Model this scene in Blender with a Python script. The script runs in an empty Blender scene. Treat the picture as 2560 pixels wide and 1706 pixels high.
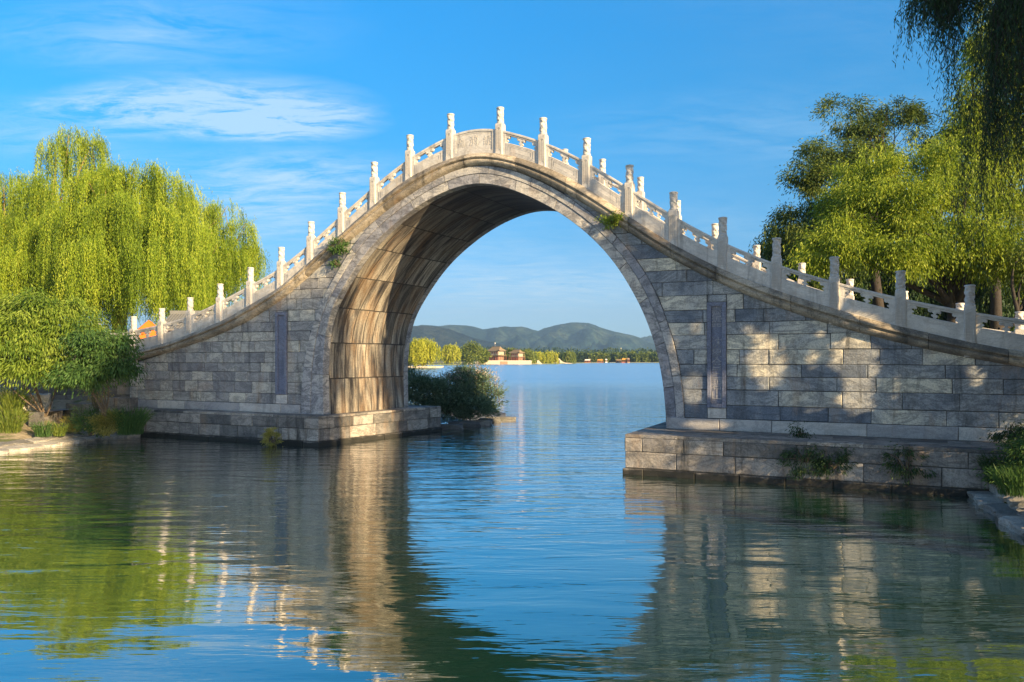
import bpy, bmesh, math, random
import numpy as np
from mathutils import Vector, Matrix, noise
R = math.radians
random.seed(7); RNG = np.random.default_rng(11)
S = bpy.context.scene
COL = S.collection

# ------------------------------------------------------------------ camera, sky, sun
CAMX, CAMY, CAMH = 11.57, -22.7, 3.1
YAW = R(27.0)
FPX, HOR = 2000.0, 898.0                       # focal length and horizon in pixels of the 2560 wide frame
cs, sn = math.cos(YAW), math.sin(YAW)
cd = bpy.data.cameras.new('camera'); cam = bpy.data.objects.new('camera', cd); COL.objects.link(cam)
cam.location = (CAMX, CAMY, CAMH); cam.rotation_euler = (R(90), 0, YAW)
cd.sensor_width = 36; cd.lens = FPX/2560*36; cd.shift_y = (HOR-853)/2560
cd.clip_start = .1; cd.clip_end = 20000
S.camera = cam
S.view_settings.view_transform = 'Standard'; S.view_settings.look = 'None'
S.view_settings.exposure = 1.36; S.view_settings.gamma = 1

SUN = Vector((3.25, -1.2, 1.0)).normalized()    # towards the sun
ELEV = math.asin(SUN.z); AZ = math.atan2(SUN.x, SUN.y)
sl = bpy.data.lights.new('sun', 'SUN'); so = bpy.data.objects.new('sun', sl); COL.objects.link(so)
sl.energy = 5.0; sl.angle = R(.5); sl.color = (1.0, .735, .40)
so.rotation_euler = SUN.to_track_quat('Z', 'Y').to_euler(); so.location = (40, -20, 30)

def N(nt, t, **k):
    n = nt.nodes.new(t)
    for a, b in k.items():
        if a == 'ins':
            for i, v in b.items(): n.inputs[i].default_value = v
        else: setattr(n, a, b)
    return n
def L(nt, a, b): nt.links.new(a, b)
def ramp(nt, fac, stops, interp='LINEAR'):
    r = N(nt, 'ShaderNodeValToRGB'); r.color_ramp.interpolation = interp
    e = r.color_ramp.elements
    while len(e) < len(stops): e.new(.5)
    for i, (p, c) in enumerate(stops):
        e[i].position = p; e[i].color = (*c, 1) if len(c) == 3 else c
    L(nt, fac, r.inputs[0]); return r.outputs[0]
def g(v): return (v, v, v)
def mix(nt, a, b, fac, bt='MIX'):
    m = N(nt, 'ShaderNodeMix', data_type='RGBA', blend_type=bt)
    for s_, v in ((0, fac), (6, a), (7, b)):
        if hasattr(v, 'links'): L(nt, v, m.inputs[s_])
        elif isinstance(v, (int, float)): m.inputs[s_].default_value = v if s_ == 0 else (v, v, v, 1)
        else: m.inputs[s_].default_value = (*v, 1)
    return m.outputs[2]
def mth(nt, op, a, b=0.0, c=0.0, clamp=False):
    m = N(nt, 'ShaderNodeMath', operation=op, use_clamp=clamp)
    for i, v in enumerate((a, b, c)):
        if hasattr(v, 'links'): L(nt, v, m.inputs[i])
        else: m.inputs[i].default_value = v
    return m.outputs[0]
def noi(nt, vec, scale, detail=4, rough=.55, dist=0.0):
    n = N(nt, 'ShaderNodeTexNoise', ins={'Scale': scale, 'Detail': detail, 'Roughness': rough, 'Distortion': dist})
    if vec is not None: L(nt, vec, n.inputs['Vector'])
    return n.outputs['Fac']
def mapping(nt, vec, scale=(1, 1, 1), rot=(0, 0, 0), loc=(0, 0, 0)):
    m = N(nt, 'ShaderNodeMapping'); m.inputs['Scale'].default_value = scale
    m.inputs['Rotation'].default_value = rot; m.inputs['Location'].default_value = loc
    L(nt, vec, m.inputs['Vector']); return m.outputs[0]

W = bpy.data.worlds.new('World'); S.world = W; W.use_nodes = True
nt = W.node_tree; nt.nodes.clear()
out = N(nt, 'ShaderNodeOutputWorld'); bg = N(nt, 'ShaderNodeBackground'); L(nt, bg.outputs[0], out.inputs[0])
sky = N(nt, 'ShaderNodeTexSky', sky_type='NISHITA', sun_disc=False, sun_elevation=ELEV, sun_rotation=AZ,
        air_density=1.0, dust_density=.3, ozone_density=2.5)
bg.inputs['Strength'].default_value = .10
tc = N(nt, 'ShaderNodeTexCoord')
sep = N(nt, 'ShaderNodeSeparateXYZ'); L(nt, tc.outputs['Generated'], sep.inputs[0])
# the sky away from the sun is a deeper blue than the sky round it
dirv = N(nt, 'ShaderNodeVectorMath', operation='DOT_PRODUCT'); L(nt, tc.outputs['Generated'], dirv.inputs[0]); dirv.inputs[1].default_value = (-sn, cs, 0)
away = ramp(nt, mth(nt, 'MULTIPLY_ADD', dirv.outputs['Value'], .5, .5), [(.42, g(0)), (.72, g(1))])
deep = ramp(nt, sep.outputs[2], [(.0, (.30, .46, .82)), (.06, (.33, .46, .70)), (.148, (.18, .47, .68)), (.27, (.085, .58, .82)), (.41, (.05, .69, 1.02)), (.8, (.07, .70, 1.05))])
near_ = mix(nt, sky.outputs[0], (.88, .88, .90), 1.0, 'MULTIPLY')
skyc = mix(nt, near_, mix(nt, sky.outputs[0], deep, 1.0, 'MULTIPLY'), away)
# thin cirrus: planar cloud layer coordinates from the view direction
zz = mth(nt, 'MAXIMUM', mth(nt, 'ADD', sep.outputs[2], .12), .02)
cv = N(nt, 'ShaderNodeCombineXYZ'); L(nt, mth(nt, 'DIVIDE', sep.outputs[0], zz), cv.inputs[0]); L(nt, mth(nt, 'DIVIDE', sep.outputs[1], zz), cv.inputs[1])
rotv = mapping(nt, cv.outputs[0], rot=(0, 0, -YAW))          # x to the right of the view, y along it
warp = N(nt, 'ShaderNodeTexNoise', ins={'Scale': 1.1, 'Detail': 5}); L(nt, rotv, warp.inputs['Vector'])
va = N(nt, 'ShaderNodeVectorMath', operation='MULTIPLY_ADD'); L(nt, warp.outputs['Color'], va.inputs[0]); va.inputs[1].default_value = (.28, .28, 0); L(nt, rotv, va.inputs[2])
wisp = noi(nt, mapping(nt, va.outputs[0], scale=(2.6, 7, 1), rot=(0, 0, R(-24))), 1.5, 10, .72, .5)
cov = noi(nt, mapping(nt, rotv, scale=(.6, .9, 1), loc=(3.1, 1.7, 0)), 1.0, 3, .5)
def spot(cx, cy, rx, ry):       # a patch of cloud round one place of the layer
    m = mapping(nt, rotv, scale=(1/rx, 1/ry, 0), loc=(-cx/rx, -cy/ry, 0))
    le = N(nt, 'ShaderNodeVectorMath', operation='LENGTH'); L(nt, m, le.inputs[0])
    return mth(nt, 'SUBTRACT', 1.0, le.outputs['Value'], clamp=True)
def lay(px, py):
    t = (px-1280)/FPX; e = (HOR-py)/FPX; n_ = math.sqrt(1+t*t+e*e); z = max(e/n_+.12, .02); return (t/n_/z, 1/n_/z)
tot = None
for px, py, rx, ry, k in ((540, 275, .50, .26, 2.6), (360, 262, .42, .16, 1.2), (740, 305, .30, .18, 2.2), (640, 320, .3, .12, 1.6), (300, 110, .35, .2, .5), (590, 480, .7, .5, 1.3), (800, 430, .4, .35, .9), (650, 570, .6, .5, .9), (90, 330, .4, .3, .8), (420, 70, .5, .25, .5), (1330, 715, 1.3, 1.1, 1.0), (1150, 600, .5, .5, .45), (1250, 780, 2.5, 2.0, .8), (2050, 330, .9, .35, .35), (1700, 560, .8, .4, .3)):
    cx, cy = lay(px, py); s_ = mth(nt, 'MULTIPLY', spot(cx, cy, rx, ry), k)
    tot = s_ if tot is None else mth(nt, 'ADD', tot, s_)
base_ = mth(nt, 'MULTIPLY', ramp(nt, cov, [(.45, g(0)), (.75, g(1))]), .16)
dens = mth(nt, 'MULTIPLY', ramp(nt, wisp, [(.36, g(0)), (.72, g(1))]), mth(nt, 'ADD', tot, base_), clamp=True)
dens = mth(nt, 'MULTIPLY', dens, mth(nt, 'MULTIPLY', sep.outputs[2], 12.0, clamp=True))
cl = mix(nt, skyc, (2.9, 3.7, 4.3), mth(nt, 'MULTIPLY', dens, .62))
L(nt, cl, bg.inputs['Color'])

# ------------------------------------------------------------------ measuring helpers (photo pixels -> places)
def ray(x): t = (x-1280)/FPX; return t*cs-sn, cs+t*sn
def onV(x, y, V=0.0):
    a, b = ray(x); d = (V-CAMY)/b; return CAMX+a*d, CAMH+(HOR-y)*d/FPX
def onZ(x, y, z=0.0):
    a, b = ray(x); d = (CAMH-z)*FPX/(y-HOR); return CAMX+a*d, CAMY+b*d
def atd(x, d, y=None, z=None):
    a, b = ray(x); return Vector((CAMX+a*d, CAMY+b*d, (CAMH+(HOR-y)*d/FPX) if z is None else z))

# ------------------------------------------------------------------ object helpers
def tag(o, label=None, cat=None, group=None, kind=None):
    if label: o['label'] = label
    if cat: o['category'] = cat
    if group: o['group'] = group
    if kind: o['kind'] = kind
    return o
def empty(name, loc, rz=0, parent=None):
    o = bpy.data.objects.new(name, None); COL.objects.link(o); o.location = loc; o.rotation_euler[2] = rz
    o.empty_display_size = .3
    if parent: o.parent = parent
    return o
def obj(name, me, parent=None, loc=None, rz=0):
    o = bpy.data.objects.new(name, me); COL.objects.link(o)
    if parent: o.parent = parent
    if loc is not None: o.location = loc
    if rz: o.rotation_euler[2] = rz
    return o
def copy_tree(o, parent=None):
    c = o.copy(); COL.objects.link(c); c.parent = parent
    for ch in list(o.children): copy_tree(ch, c)
    return c
class MB:
    def __init__(s): s.v = []; s.f = []; s.t = []
    def add(s, vs, fs, tone=.5):
        b = len(s.v); s.v += [tuple(p) for p in vs]; s.f += [tuple(b+i for i in f) for f in fs]; s.t += [tone]*len(fs)
    def box(s, x0, x1, y0, y1, z0, z1, tone=.5):
        s.add([(x, y, z) for z in (z0, z1) for y in (y0, y1) for x in (x0, x1)],
              [(0, 2, 3, 1), (4, 5, 7, 6), (0, 1, 5, 4), (2, 6, 7, 3), (0, 4, 6, 2), (1, 3, 7, 5)], tone)
    def tube(s, pts, rad, n=7, tone=.5, cap=True):
        pts = [Vector(p) for p in pts]; b = len(s.v); m = len(pts)
        for i, p in enumerate(pts):
            d = (pts[min(i+1, m-1)]-pts[max(i-1, 0)]).normalized()
            a = d.cross(Vector((0, 0, 1)) if abs(d.z) < .9 else Vector((1, 0, 0))).normalized(); c = d.cross(a)
            r = rad[i] if hasattr(rad, '__len__') else rad
            for k in range(n):
                an = 2*math.pi*k/n; s.v.append(tuple(p+a*math.cos(an)*r+c*math.sin(an)*r))
        for i in range(m-1):
            for k in range(n):
                k2 = (k+1) % n; s.f.append((b+i*n+k, b+i*n+k2, b+(i+1)*n+k2, b+(i+1)*n+k)); s.t.append(tone)
        if cap:
            s.f.append(tuple(b+k for k in range(n))[::-1]); s.f.append(tuple(b+(m-1)*n+k for k in range(n))); s.t += [tone, tone]
    def mesh(s, name, mat, smooth=False):
        me = bpy.data.meshes.new(name); me.from_pydata(s.v, [], s.f); me.update()
        a = me.attributes.new('tone', 'FLOAT', 'FACE'); a.data.foreach_set('value', s.t)
        me.materials.append(mat)
        bm = bmesh.new(); bm.from_mesh(me); bmesh.ops.recalc_face_normals(bm, faces=bm.faces); bm.to_mesh(me); bm.free()
        if smooth: me.polygons.foreach_set('use_smooth', [True]*len(me.polygons))
        return me
    def build(s, name, mat, parent=None, loc=None, smooth=False, rz=0):
        return obj(name, s.mesh(name, mat, smooth), parent, loc, rz)
def smooth_by_angle(o, deg=35):
    me = o.data; me.polygons.foreach_set('use_smooth', [True]*len(me.polygons))
    bm = bmesh.new(); bm.from_mesh(me)
    for e in bm.edges:
        if len(e.link_faces) == 2 and e.calc_face_angle(0) > R(deg): e.smooth = False
    bm.to_mesh(me); bm.free()

# ------------------------------------------------------------------ materials
def newmat(name):
    m = bpy.data.materials.new(name); m.use_nodes = True; nt = m.node_tree; nt.nodes.clear()
    o = N(nt, 'ShaderNodeOutputMaterial'); p = N(nt, 'ShaderNodeBsdfPrincipled'); L(nt, p.outputs[0], o.inputs[0])
    return m, nt, p, o
def stone(name, cols, tone_amt=.5, blotch=.5, veins=0.3, streak=.4, pits=.3, scale=1.0, rough=.75, grain=.7, bump=.5, grime=(.035, .035, .032), lichen=0.0, tide=False):
    """cols: three colours the tone of a block runs through."""
    m, nt, p, o = newmat(name)
    tc = N(nt, 'ShaderNodeTexCoord').outputs['Object']
    at = N(nt, 'ShaderNodeAttribute', attribute_name='tone').outputs['Fac']
    off = N(nt, 'ShaderNodeVectorMath', operation='MULTIPLY_ADD')     # every block cut from another place of the quarry
    cx = N(nt, 'ShaderNodeCombineXYZ')
    for i in range(3): L(nt, at, cx.inputs[i])
    L(nt, cx.outputs[0], off.inputs[0]); off.inputs[1].default_value = (37, 19, 53); L(nt, tc, off.inputs[2])
    v = off.outputs[0]
    big = noi(nt, v, .9*scale, 6, .6, .6)
    f = mth(nt, 'ADD', mth(nt, 'MULTIPLY', at, tone_amt), mth(nt, 'MULTIPLY', big, blotch*1.5))
    f = mth(nt, 'SUBTRACT', f, (tone_amt+blotch*1.5)/2-.5, clamp=True)
    c = ramp(nt, f, [(.12, cols[0]), (.5, cols[1]), (.88, cols[2])])
    if veins:
        vn = noi(nt, mapping(nt, v, scale=(.6, .6, 1.5), rot=(.2, .5, .1)), 1.3*scale, 8, .7, 1.1)
        vm = ramp(nt, vn, [(.44, g(0)), (.5, g(1)), (.56, g(0))])
        c = mix(nt, c, tuple(x*.42 for x in cols[0]), mth(nt, 'MULTIPLY', vm, veins))
    fine = noi(nt, tc, 26*scale, 5, .7)
    c = mix(nt, c, ramp(nt, fine, [(.32, g(.45)), (.58, g(1.15))]), grain, 'MULTIPLY')
    if streak:
        st = noi(nt, mapping(nt, tc, scale=(2.6, 2.6, .38)), 1.0, 7, .66, .5)
        sm = ramp(nt, st, [(.54, g(0)), (.72, g(1))])
        c = mix(nt, c, grime, mth(nt, 'MULTIPLY', sm, streak))
        rs = noi(nt, mapping(nt, tc, scale=(1.7, 1.7, .5), loc=(7, 3, 1)), 1.1, 5, .6, .3)
        c = mix(nt, c, (.34, .21, .11), mth(nt, 'MULTIPLY', ramp(nt, rs, [(.56, g(0)), (.78, g(1))]), streak*.6))
    if pits:
        pn = noi(nt, tc, 9*scale, 6, .75, .3)
        c = mix(nt, c, tuple(x*1.2 for x in grime), mth(nt, 'MULTIPLY', ramp(nt, pn, [(.61, g(0)), (.68, g(1))]), pits))
    if lichen:
        ln = noi(nt, mapping(nt, tc, loc=(4, 9, 2)), 2.2, 7, .7, .4)
        c = mix(nt, c, (.09, .11, .04), mth(nt, 'MULTIPLY', ramp(nt, ln, [(.55, g(0)), (.7, g(1))]), lichen))
    if tide:            # wet, weed-dark band at the water line
        sz = N(nt, 'ShaderNodeSeparateXYZ'); L(nt, tc, sz.inputs[0])
        tz = mth(nt, 'ADD', sz.outputs[2], mth(nt, 'MULTIPLY', noi(nt, tc, 2.6, 7, .7), -.26))
        c = mix(nt, c, (.008, .009, .007), ramp(nt, tz, [(.0, g(.95)), (.02, g(.85)), (.09, g(0))]))
    L(nt, c, p.inputs['Base Color']); p.inputs['Roughness'].default_value = rough
    hsum = mth(nt, 'ADD', mth(nt, 'MULTIPLY', fine, .35), mth(nt, 'MULTIPLY', noi(nt, tc, 5*scale, 6, .65), 1.0))
    b = N(nt, 'ShaderNodeBump', ins={'Strength': bump, 'Distance': .03}); L(nt, hsum, b.inputs['Height']); L(nt, b.outputs[0], p.inputs['Normal'])
    return m
M = {}
M['ashlar'] = stone('ashlar_marble', ((.14, .17, .22), (.37, .385, .395), (.74, .68, .54)), .75, .85, .55, .95, .6, bump=.9)
M['ashlar_warm'] = stone('ashlar_warm', ((.22, .22, .235), (.40, .39, .37), (.62, .58, .49)), .65, .85, .5, .9, .6, bump=.9)
M['plinth'] = stone('plinth_stone', ((.10, .10, .10), (.27, .25, .23), (.46, .42, .37)), .6, .75, .5, 1.0, .8, bump=.8, grime=(.02, .02, .017), tide=True)
M['marble'] = stone('carved_marble', ((.40, .38, .36), (.60, .575, .54), (.74, .71, .66)), .25, .8, .25, .75, .2, rough=.6, bump=.35, grain=.22, grime=(.2, .18, .16))
M['coping'] = stone('coping_stone', ((.17, .15, .125), (.38, .325, .25), (.58, .50, .39)), .6, .8, .5, 1.0, .5, bump=.8, grime=(.045, .042, .036))
M['ring'] = stone('ring_marble', ((.22, .23, .28), (.42, .41, .41), (.60, .56, .49)), .5, .8, .7, .5, .35, scale=.8)
M['base_course'] = stone('base_course_marble', ((.33, .33, .35), (.52, .50, .48), (.62, .59, .55)), .6, .5, .35, .45, .2, grain=.4)
M['glyph'] = stone('cut_characters', ((.42, .40, .37), (.54, .51, .47), (.64, .61, .57)), .2, .5, 0, .2, .1, grain=.2)
M['plaque'] = stone('plaque_marble', ((.12, .14, .21), (.18, .20, .28), (.30, .30, .34)), .1, .6, .3, .3, .1)
M['mortar'] = stone('mortar', ((.03, .03, .03), (.05, .048, .045), (.09, .085, .08)), 0, .6, 0, 0, 0)
M['rubble'] = stone('bank_stone', ((.22, .21, .19), (.34, .32, .28), (.47, .44, .39)), .9, .5, .3, 0, .4, bump=1.0)
M['white_rock'] = stone('pale_garden_rock', ((.38, .36, .31), (.52, .49, .42), (.66, .62, .54)), .3, .8, .3, 0, .5, scale=1.5, bump=1.5)
M['deck'] = stone('deck_stone', ((.25, .24, .23), (.36, .34, .31), (.44, .42, .38)), .6, .5, .2, .3, .3)
M['retain'] = stone('retaining_stone', ((.10, .10, .10), (.17, .165, .155), (.26, .25, .23)), .8, .5, .2, .7, .4, lichen=.35)

def soffit_mat():
    m, nt, p, o = newmat('soffit_stone')
    uv = N(nt, 'ShaderNodeUVMap', uv_map='UVMap').outputs[0]
    br = N(nt, 'ShaderNodeTexBrick', offset=.45, offset_frequency=2, squash=1.3, squash_frequency=3, ins={'Scale': 1.0, 'Mortar Size': .024, 'Mortar Smooth': .3, 'Brick Width': .62, 'Row Height': 1.32, 'Color1': (.1, .1, .1, 1), 'Color2': (.9, .9, .9, 1), 'Mortar': (.5, .5, .5, 1)})
    wv = N(nt, 'ShaderNodeTexNoise', ins={'Scale': .9, 'Detail': 3})
    L(nt, uv, wv.inputs['Vector'])
    wa = N(nt, 'ShaderNodeVectorMath', operation='MULTIPLY_ADD'); L(nt, wv.outputs['Color'], wa.inputs[0]); wa.inputs[1].default_value = (.07, .05, 0); L(nt, uv, wa.inputs[2])
    L(nt, wa.outputs[0], br.inputs['Vector'])
    # streaks run along the arch, offset from block to block
    cx = N(nt, 'ShaderNodeCombineXYZ')
    sp = N(nt, 'ShaderNodeSeparateXYZ'); L(nt, uv, sp.inputs[0])
    bc = N(nt, 'ShaderNodeSeparateColor'); L(nt, br.outputs['Color'], bc.inputs[0])
    sk = mth(nt, 'ADD', sp.outputs[0], mth(nt, 'MULTIPLY', sp.outputs[1], .10))
    L(nt, mth(nt, 'MULTIPLY', sk, 3.6), cx.inputs[0]); L(nt, mth(nt, 'MULTIPLY', sp.outputs[1], .42), cx.inputs[1]); L(nt, mth(nt, 'MULTIPLY', bc.outputs[0], 9.0), cx.inputs[2])
    s1 = noi(nt, cx.outputs[0], 1.0, 7, .66, .5)
    cx2 = N(nt, 'ShaderNodeCombineXYZ'); L(nt, mth(nt, 'MULTIPLY', sk, 2.0), cx2.inputs[0]); L(nt, mth(nt, 'MULTIPLY', sp.outputs[1], .22), cx2.inputs[1])
    s2 = noi(nt, cx2.outputs[0], 1.0, 5, .6, .3)
    f = mth(nt, 'ADD', mth(nt, 'MULTIPLY', s1, 1.25), mth(nt, 'MULTIPLY', s2, .65)); f = mth(nt, 'SUBTRACT', f, .46, clamp=True)
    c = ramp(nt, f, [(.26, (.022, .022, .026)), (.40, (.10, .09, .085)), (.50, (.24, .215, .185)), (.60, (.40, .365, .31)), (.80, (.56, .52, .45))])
    rust = noi(nt, mapping(nt, uv, scale=(1.2, .5, 1)), 1.2, 5, .6, .6)
    c = mix(nt, c, (.42, .24, .10), mth(nt, 'MULTIPLY', ramp(nt, rust, [(.47, g(0)), (.66, g(1))]), .42))
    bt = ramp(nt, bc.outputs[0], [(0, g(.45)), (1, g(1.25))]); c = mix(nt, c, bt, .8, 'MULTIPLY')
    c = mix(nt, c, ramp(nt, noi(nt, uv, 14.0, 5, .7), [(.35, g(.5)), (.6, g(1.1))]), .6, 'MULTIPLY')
    # crown grime with shade painted in, strongest round the middle of the vault
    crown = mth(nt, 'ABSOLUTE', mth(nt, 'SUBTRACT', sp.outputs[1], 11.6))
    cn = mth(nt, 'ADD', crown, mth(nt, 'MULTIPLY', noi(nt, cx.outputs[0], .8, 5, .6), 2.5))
    soot_shade = ramp(nt, mth(nt, 'DIVIDE', cn, 10.0), [(.2, g(.82)), (.62, g(0))])
    c = mix(nt, c, (.045, .042, .052), soot_shade)
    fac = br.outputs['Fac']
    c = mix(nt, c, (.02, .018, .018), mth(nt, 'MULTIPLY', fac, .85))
    L(nt, c, p.inputs['Base Color']); p.inputs['Roughness'].default_value = .7
    h = mth(nt, 'SUBTRACT', mth(nt, 'ADD', mth(nt, 'MULTIPLY', s1, .5), mth(nt, 'MULTIPLY', bc.outputs[0], .25)), mth(nt, 'MULTIPLY', fac, 1.2))
    b = N(nt, 'ShaderNodeBump', ins={'Strength': .8, 'Distance': .03}); L(nt, h, b.inputs['Height']); L(nt, b.outputs[0], p.inputs['Normal'])
    return m
M['soffit'] = soffit_mat()

def plain(name, col, rough=.7, var=.25, scale=3.0, bump=.2, metal=0):
    m, nt, p, o = newmat(name)
    tc = N(nt, 'ShaderNodeTexCoord').outputs['Object']
    f = noi(nt, tc, scale, 5, .6)
    c = mix(nt, tuple(x*(1-var) for x in col), tuple(min(1, x*(1+var)) for x in col), f)
    L(nt, c, p.inputs['Base Color']); p.inputs['Roughness'].default_value = rough; p.inputs['Metallic'].default_value = metal
    if bump:
        b = N(nt, 'ShaderNodeBump', ins={'Strength': bump, 'Distance': .02}); L(nt, noi(nt, tc, scale*6, 4), b.inputs['Height']); L(nt, b.outputs[0], p.inputs['Normal'])
    return m
def leafmat(name, c0, c1, c2, trans=.35, rough=.55):
    m, nt, p, o = newmat(name)
    at = N(nt, 'ShaderNodeAttribute', attribute_name='tone').outputs['Fac']
    c = ramp(nt, at, [(.05, c0), (.5, c1), (.95, c2)])
    L(nt, c, p.inputs['Base Color']); p.inputs['Roughness'].default_value = rough; p.inputs['Specular IOR Level'].default_value = .25
    t = N(nt, 'ShaderNodeBsdfTranslucent'); L(nt, mix(nt, c, (1.25, 1.15, .6), .6, 'MULTIPLY'), t.inputs[0])
    ms = N(nt, 'ShaderNodeMixShader'); ms.inputs[0].default_value = trans
    L(nt, p.outputs[0], ms.inputs[1]); L(nt, t.outputs[0], ms.inputs[2]); L(nt, ms.outputs[0], o.inputs[0])
    return m
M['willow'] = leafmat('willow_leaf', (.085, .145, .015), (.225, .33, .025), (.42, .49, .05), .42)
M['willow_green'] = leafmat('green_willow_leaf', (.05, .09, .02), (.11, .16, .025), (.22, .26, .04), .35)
M['willow_dark_shade'] = leafmat('dark_shade_willow_leaf', (.018, .045, .02), (.035, .075, .028), (.07, .12, .04), .3)  # darker leaf copy with the shade of the willows put into its colour
M['dark_leaf'] = leafmat('deep_green_leaf', (.03, .06, .02), (.08, .13, .03), (.20, .24, .04), .3)
M['yellow_leaf'] = leafmat('yellow_green_leaf', (.07, .125, .013), (.21, .29, .022), (.39, .45, .05), .40)
M['locust'] = leafmat('bright_green_leaf', (.08, .15, .02), (.17, .25, .03), (.28, .36, .06), .35)
M['shrub'] = leafmat('shrub_leaf', (.03, .075, .02), (.06, .13, .03), (.11, .19, .05), .3)
M['blue_shrub'] = leafmat('bluish_shrub_leaf', (.06, .11, .07), (.12, .19, .12), (.20, .27, .18), .3)
M['plume'] = leafmat('seed_plume', (.28, .24, .22), (.42, .36, .33), (.55, .48, .42), .2)
M['straw'] = leafmat('straw_grass', (.22, .22, .05), (.36, .33, .08), (.50, .44, .14), .3)
M['grass'] = leafmat('grass_blade', (.07, .12, .02), (.14, .20, .03), (.26, .30, .06), .35)
M['far_leaf'] = leafmat('far_tree_leaf', (.07, .11, .02), (.14, .19, .03), (.24, .27, .05), .3)
M['far_yellow'] = leafmat('far_willow_leaf', (.20, .24, .02), (.34, .37, .03), (.46, .46, .05), .35)
M['far_dark'] = leafmat('far_dark_leaf', (.02, .045, .02), (.04, .075, .03), (.07, .11, .04), .2)
M['bark'] = plain('bark', (.10, .075, .05), .9, .5, 4, .9)
M['bark_dark'] = plain('dark_bark', (.035, .028, .024), .9, .5, 4, .9)
M['bark_gold'] = plain('willow_bark', (.26, .17, .08), .9, .6, 5, 1.0)
M['wood_red'] = plain('red_painted_wood', (.26, .075, .045), .6)
M['wood_tan'] = plain('weathered_wood', (.30, .20, .13), .7)
M['wood_dark'] = plain('dark_opening', (.05, .035, .03), .6)
M['tile'] = plain('grey_roof_tile', (.24, .17, .09), .8, .3, 6)
M['tile_grey'] = plain('slate_roof_tile', (.16, .165, .17), .8, .3, 6)
M['plaster'] = plain('white_plaster', (.72, .69, .62), .85, .06, 2)
M['cream'] = plain('cream_stone', (.50, .44, .34), .85, .15, 1)
M['orange'] = plain('orange_canvas', (.82, .17, .015), .6, .12, 2)
M['orange_roof'] = plain('yellow_boat_roof', (.62, .30, .05), .6, .12, 2)
M['concrete'] = plain('pale_concrete', (.40, .34, .25), .9, .1, .1, 0)
M['red_dark'] = plain('dark_red_canvas', (.5, .03, .015), .6, .1, 2)

# ------------------------------------------------------------------ the bridge: curves measured on its near face
def curve(pts, V=0.0, smooth=.45, du=.1, ext=None):
    q = np.array([onV(x, y, V) for x, y in pts]); q = q[np.argsort(q[:, 0])]
    if ext is not None: q = np.vstack([ext[0], q, ext[1]])
    u = np.arange(q[0, 0], q[-1, 0], du); z = np.interp(u, q[:, 0], q[:, 1])
    k = np.exp(-.5*(np.arange(-12, 13)*du/smooth)**2); k /= k.sum()
    zp = np.concatenate([z[0]-(z[12:0:-1]-z[0]), z, z[-1]+(z[-1]-z[-2:-14:-1])])
    return u, np.convolve(zp, k, 'valid')
CT = curve([(339,877),(414,859),(482,832),(557,802),(639,755),(700,720),(765,662),(850,587.5),(926,519),(1012.5,450),(1065,421),(1114.6,398),(1162,385),(1200,381),(1236,382),(1274,388),(1344,409),(1364,416),(1459.5,464),(1555,531),(1667,604),(1791,668),(1925,722),(2076.6,769),(2198,805),(2401,850.5),(2560,882)], -.1,
           ext=([(-24, 3.2), (-19.2, 3.32)], [(15.5, 3.0), (18, 2.75), (24, 2.5)]))
CB = curve([(343,900),(428.5,877),(518,846),(607,809),(700,750),(732,722),(780,680),(827.6,634),(888,586),(971,519),(1067,458),(1140,420),(1185,410),(1226,410),(1296,427),(1382.5,465),(1482,521),(1555,568),(1619,613),(1673,645),(1778,698),(1892,749),(2027,796),(2194,844),(2369,884),(2560,918)], -.1,
           ext=([(-24, 2.82), (-19.2, 2.92)], [(15.5, 2.55), (18, 2.3), (24, 2.05)]))
RT = curve([(252,836),(320,829.5),(393,814),(464,795),(489,783),(536,762.5),(561,748),(611,721),(636,707),(693,677),(716,656),(764,620),(789,596),(843.5,546),(872,521),(923,477),(952,449),(1012.5,402.5),(1038,385),(1111,345),(1140,331),(1188,321),(1232.6,320.5),(1264.5,326),(1344,350),(1370,358),(1450,395),(1478.6,412),(1555,458),(1587,480),(1670,530),(1695,548),(1794,599),(1816.6,611),(1925,655),(1954,666),(2074,702),(2104,710),(2236.6,742),(2266,749),(2405.5,776),(2441.5,782),(2560,801)], -.05,
           ext=([(-24, 4.1)], [(15.5, 3.85), (18, 3.62), (24, 3.35)]))
ct = lambda u: float(np.interp(u, *CT)); cb = lambda u: float(np.interp(u, *CB)); rt = lambda u: float(np.interp(u, *RT))
def poly3(pts, V=0.0, n=90, smooth=2.2):
    q = np.array([onV(x, y, V) for x, y in pts]); s = np.r_[0, np.cumsum(np.linalg.norm(np.diff(q, axis=0), axis=1))]
    t = np.linspace(0, s[-1], n); a = np.c_[np.interp(t, s, q[:, 0]), np.interp(t, s, q[:, 1])]
    k = np.exp(-.5*(np.arange(-6, 7)/smooth)**2); k /= k.sum(); o = a.copy()
    for c in (0, 1):
        w = np.r_[2*a[0, c]-a[6:0:-1, c], a[:, c], 2*a[-1, c]-a[-2:-8:-1, c]]; o[:, c] = np.convolve(w, k, 'valid')
    return o
INTR = poly3([(810,1035),(808.5,963),(808,900),(811,861),(823,783),(862,713),(904,646),(955,587.5),(1016,535),(1079.5,493),(1150,463),(1200,456),(1235,458),(1290,477),(1363,509),(1434,554.5),(1501,612),(1558.3,684),(1592,750),(1606,767),(1637,855),(1658.6,949.6),(1665.5,1051)])
EXTR = poly3([(751.6,1035),(757,930),(772.6,847),(796,769),(836.5,693),(868,640),(908,578),(971,522),(1067,460),(1140,423),(1185,411.5),(1226,411.5),(1296,428),(1382,467),(1459,517),(1537.6,583),(1584,637.5),(1625,696),(1648.6,747),(1684.7,848),(1705,938),(1712.6,1051)])
ZP = 1.08                                        # top of the plinths
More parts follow.
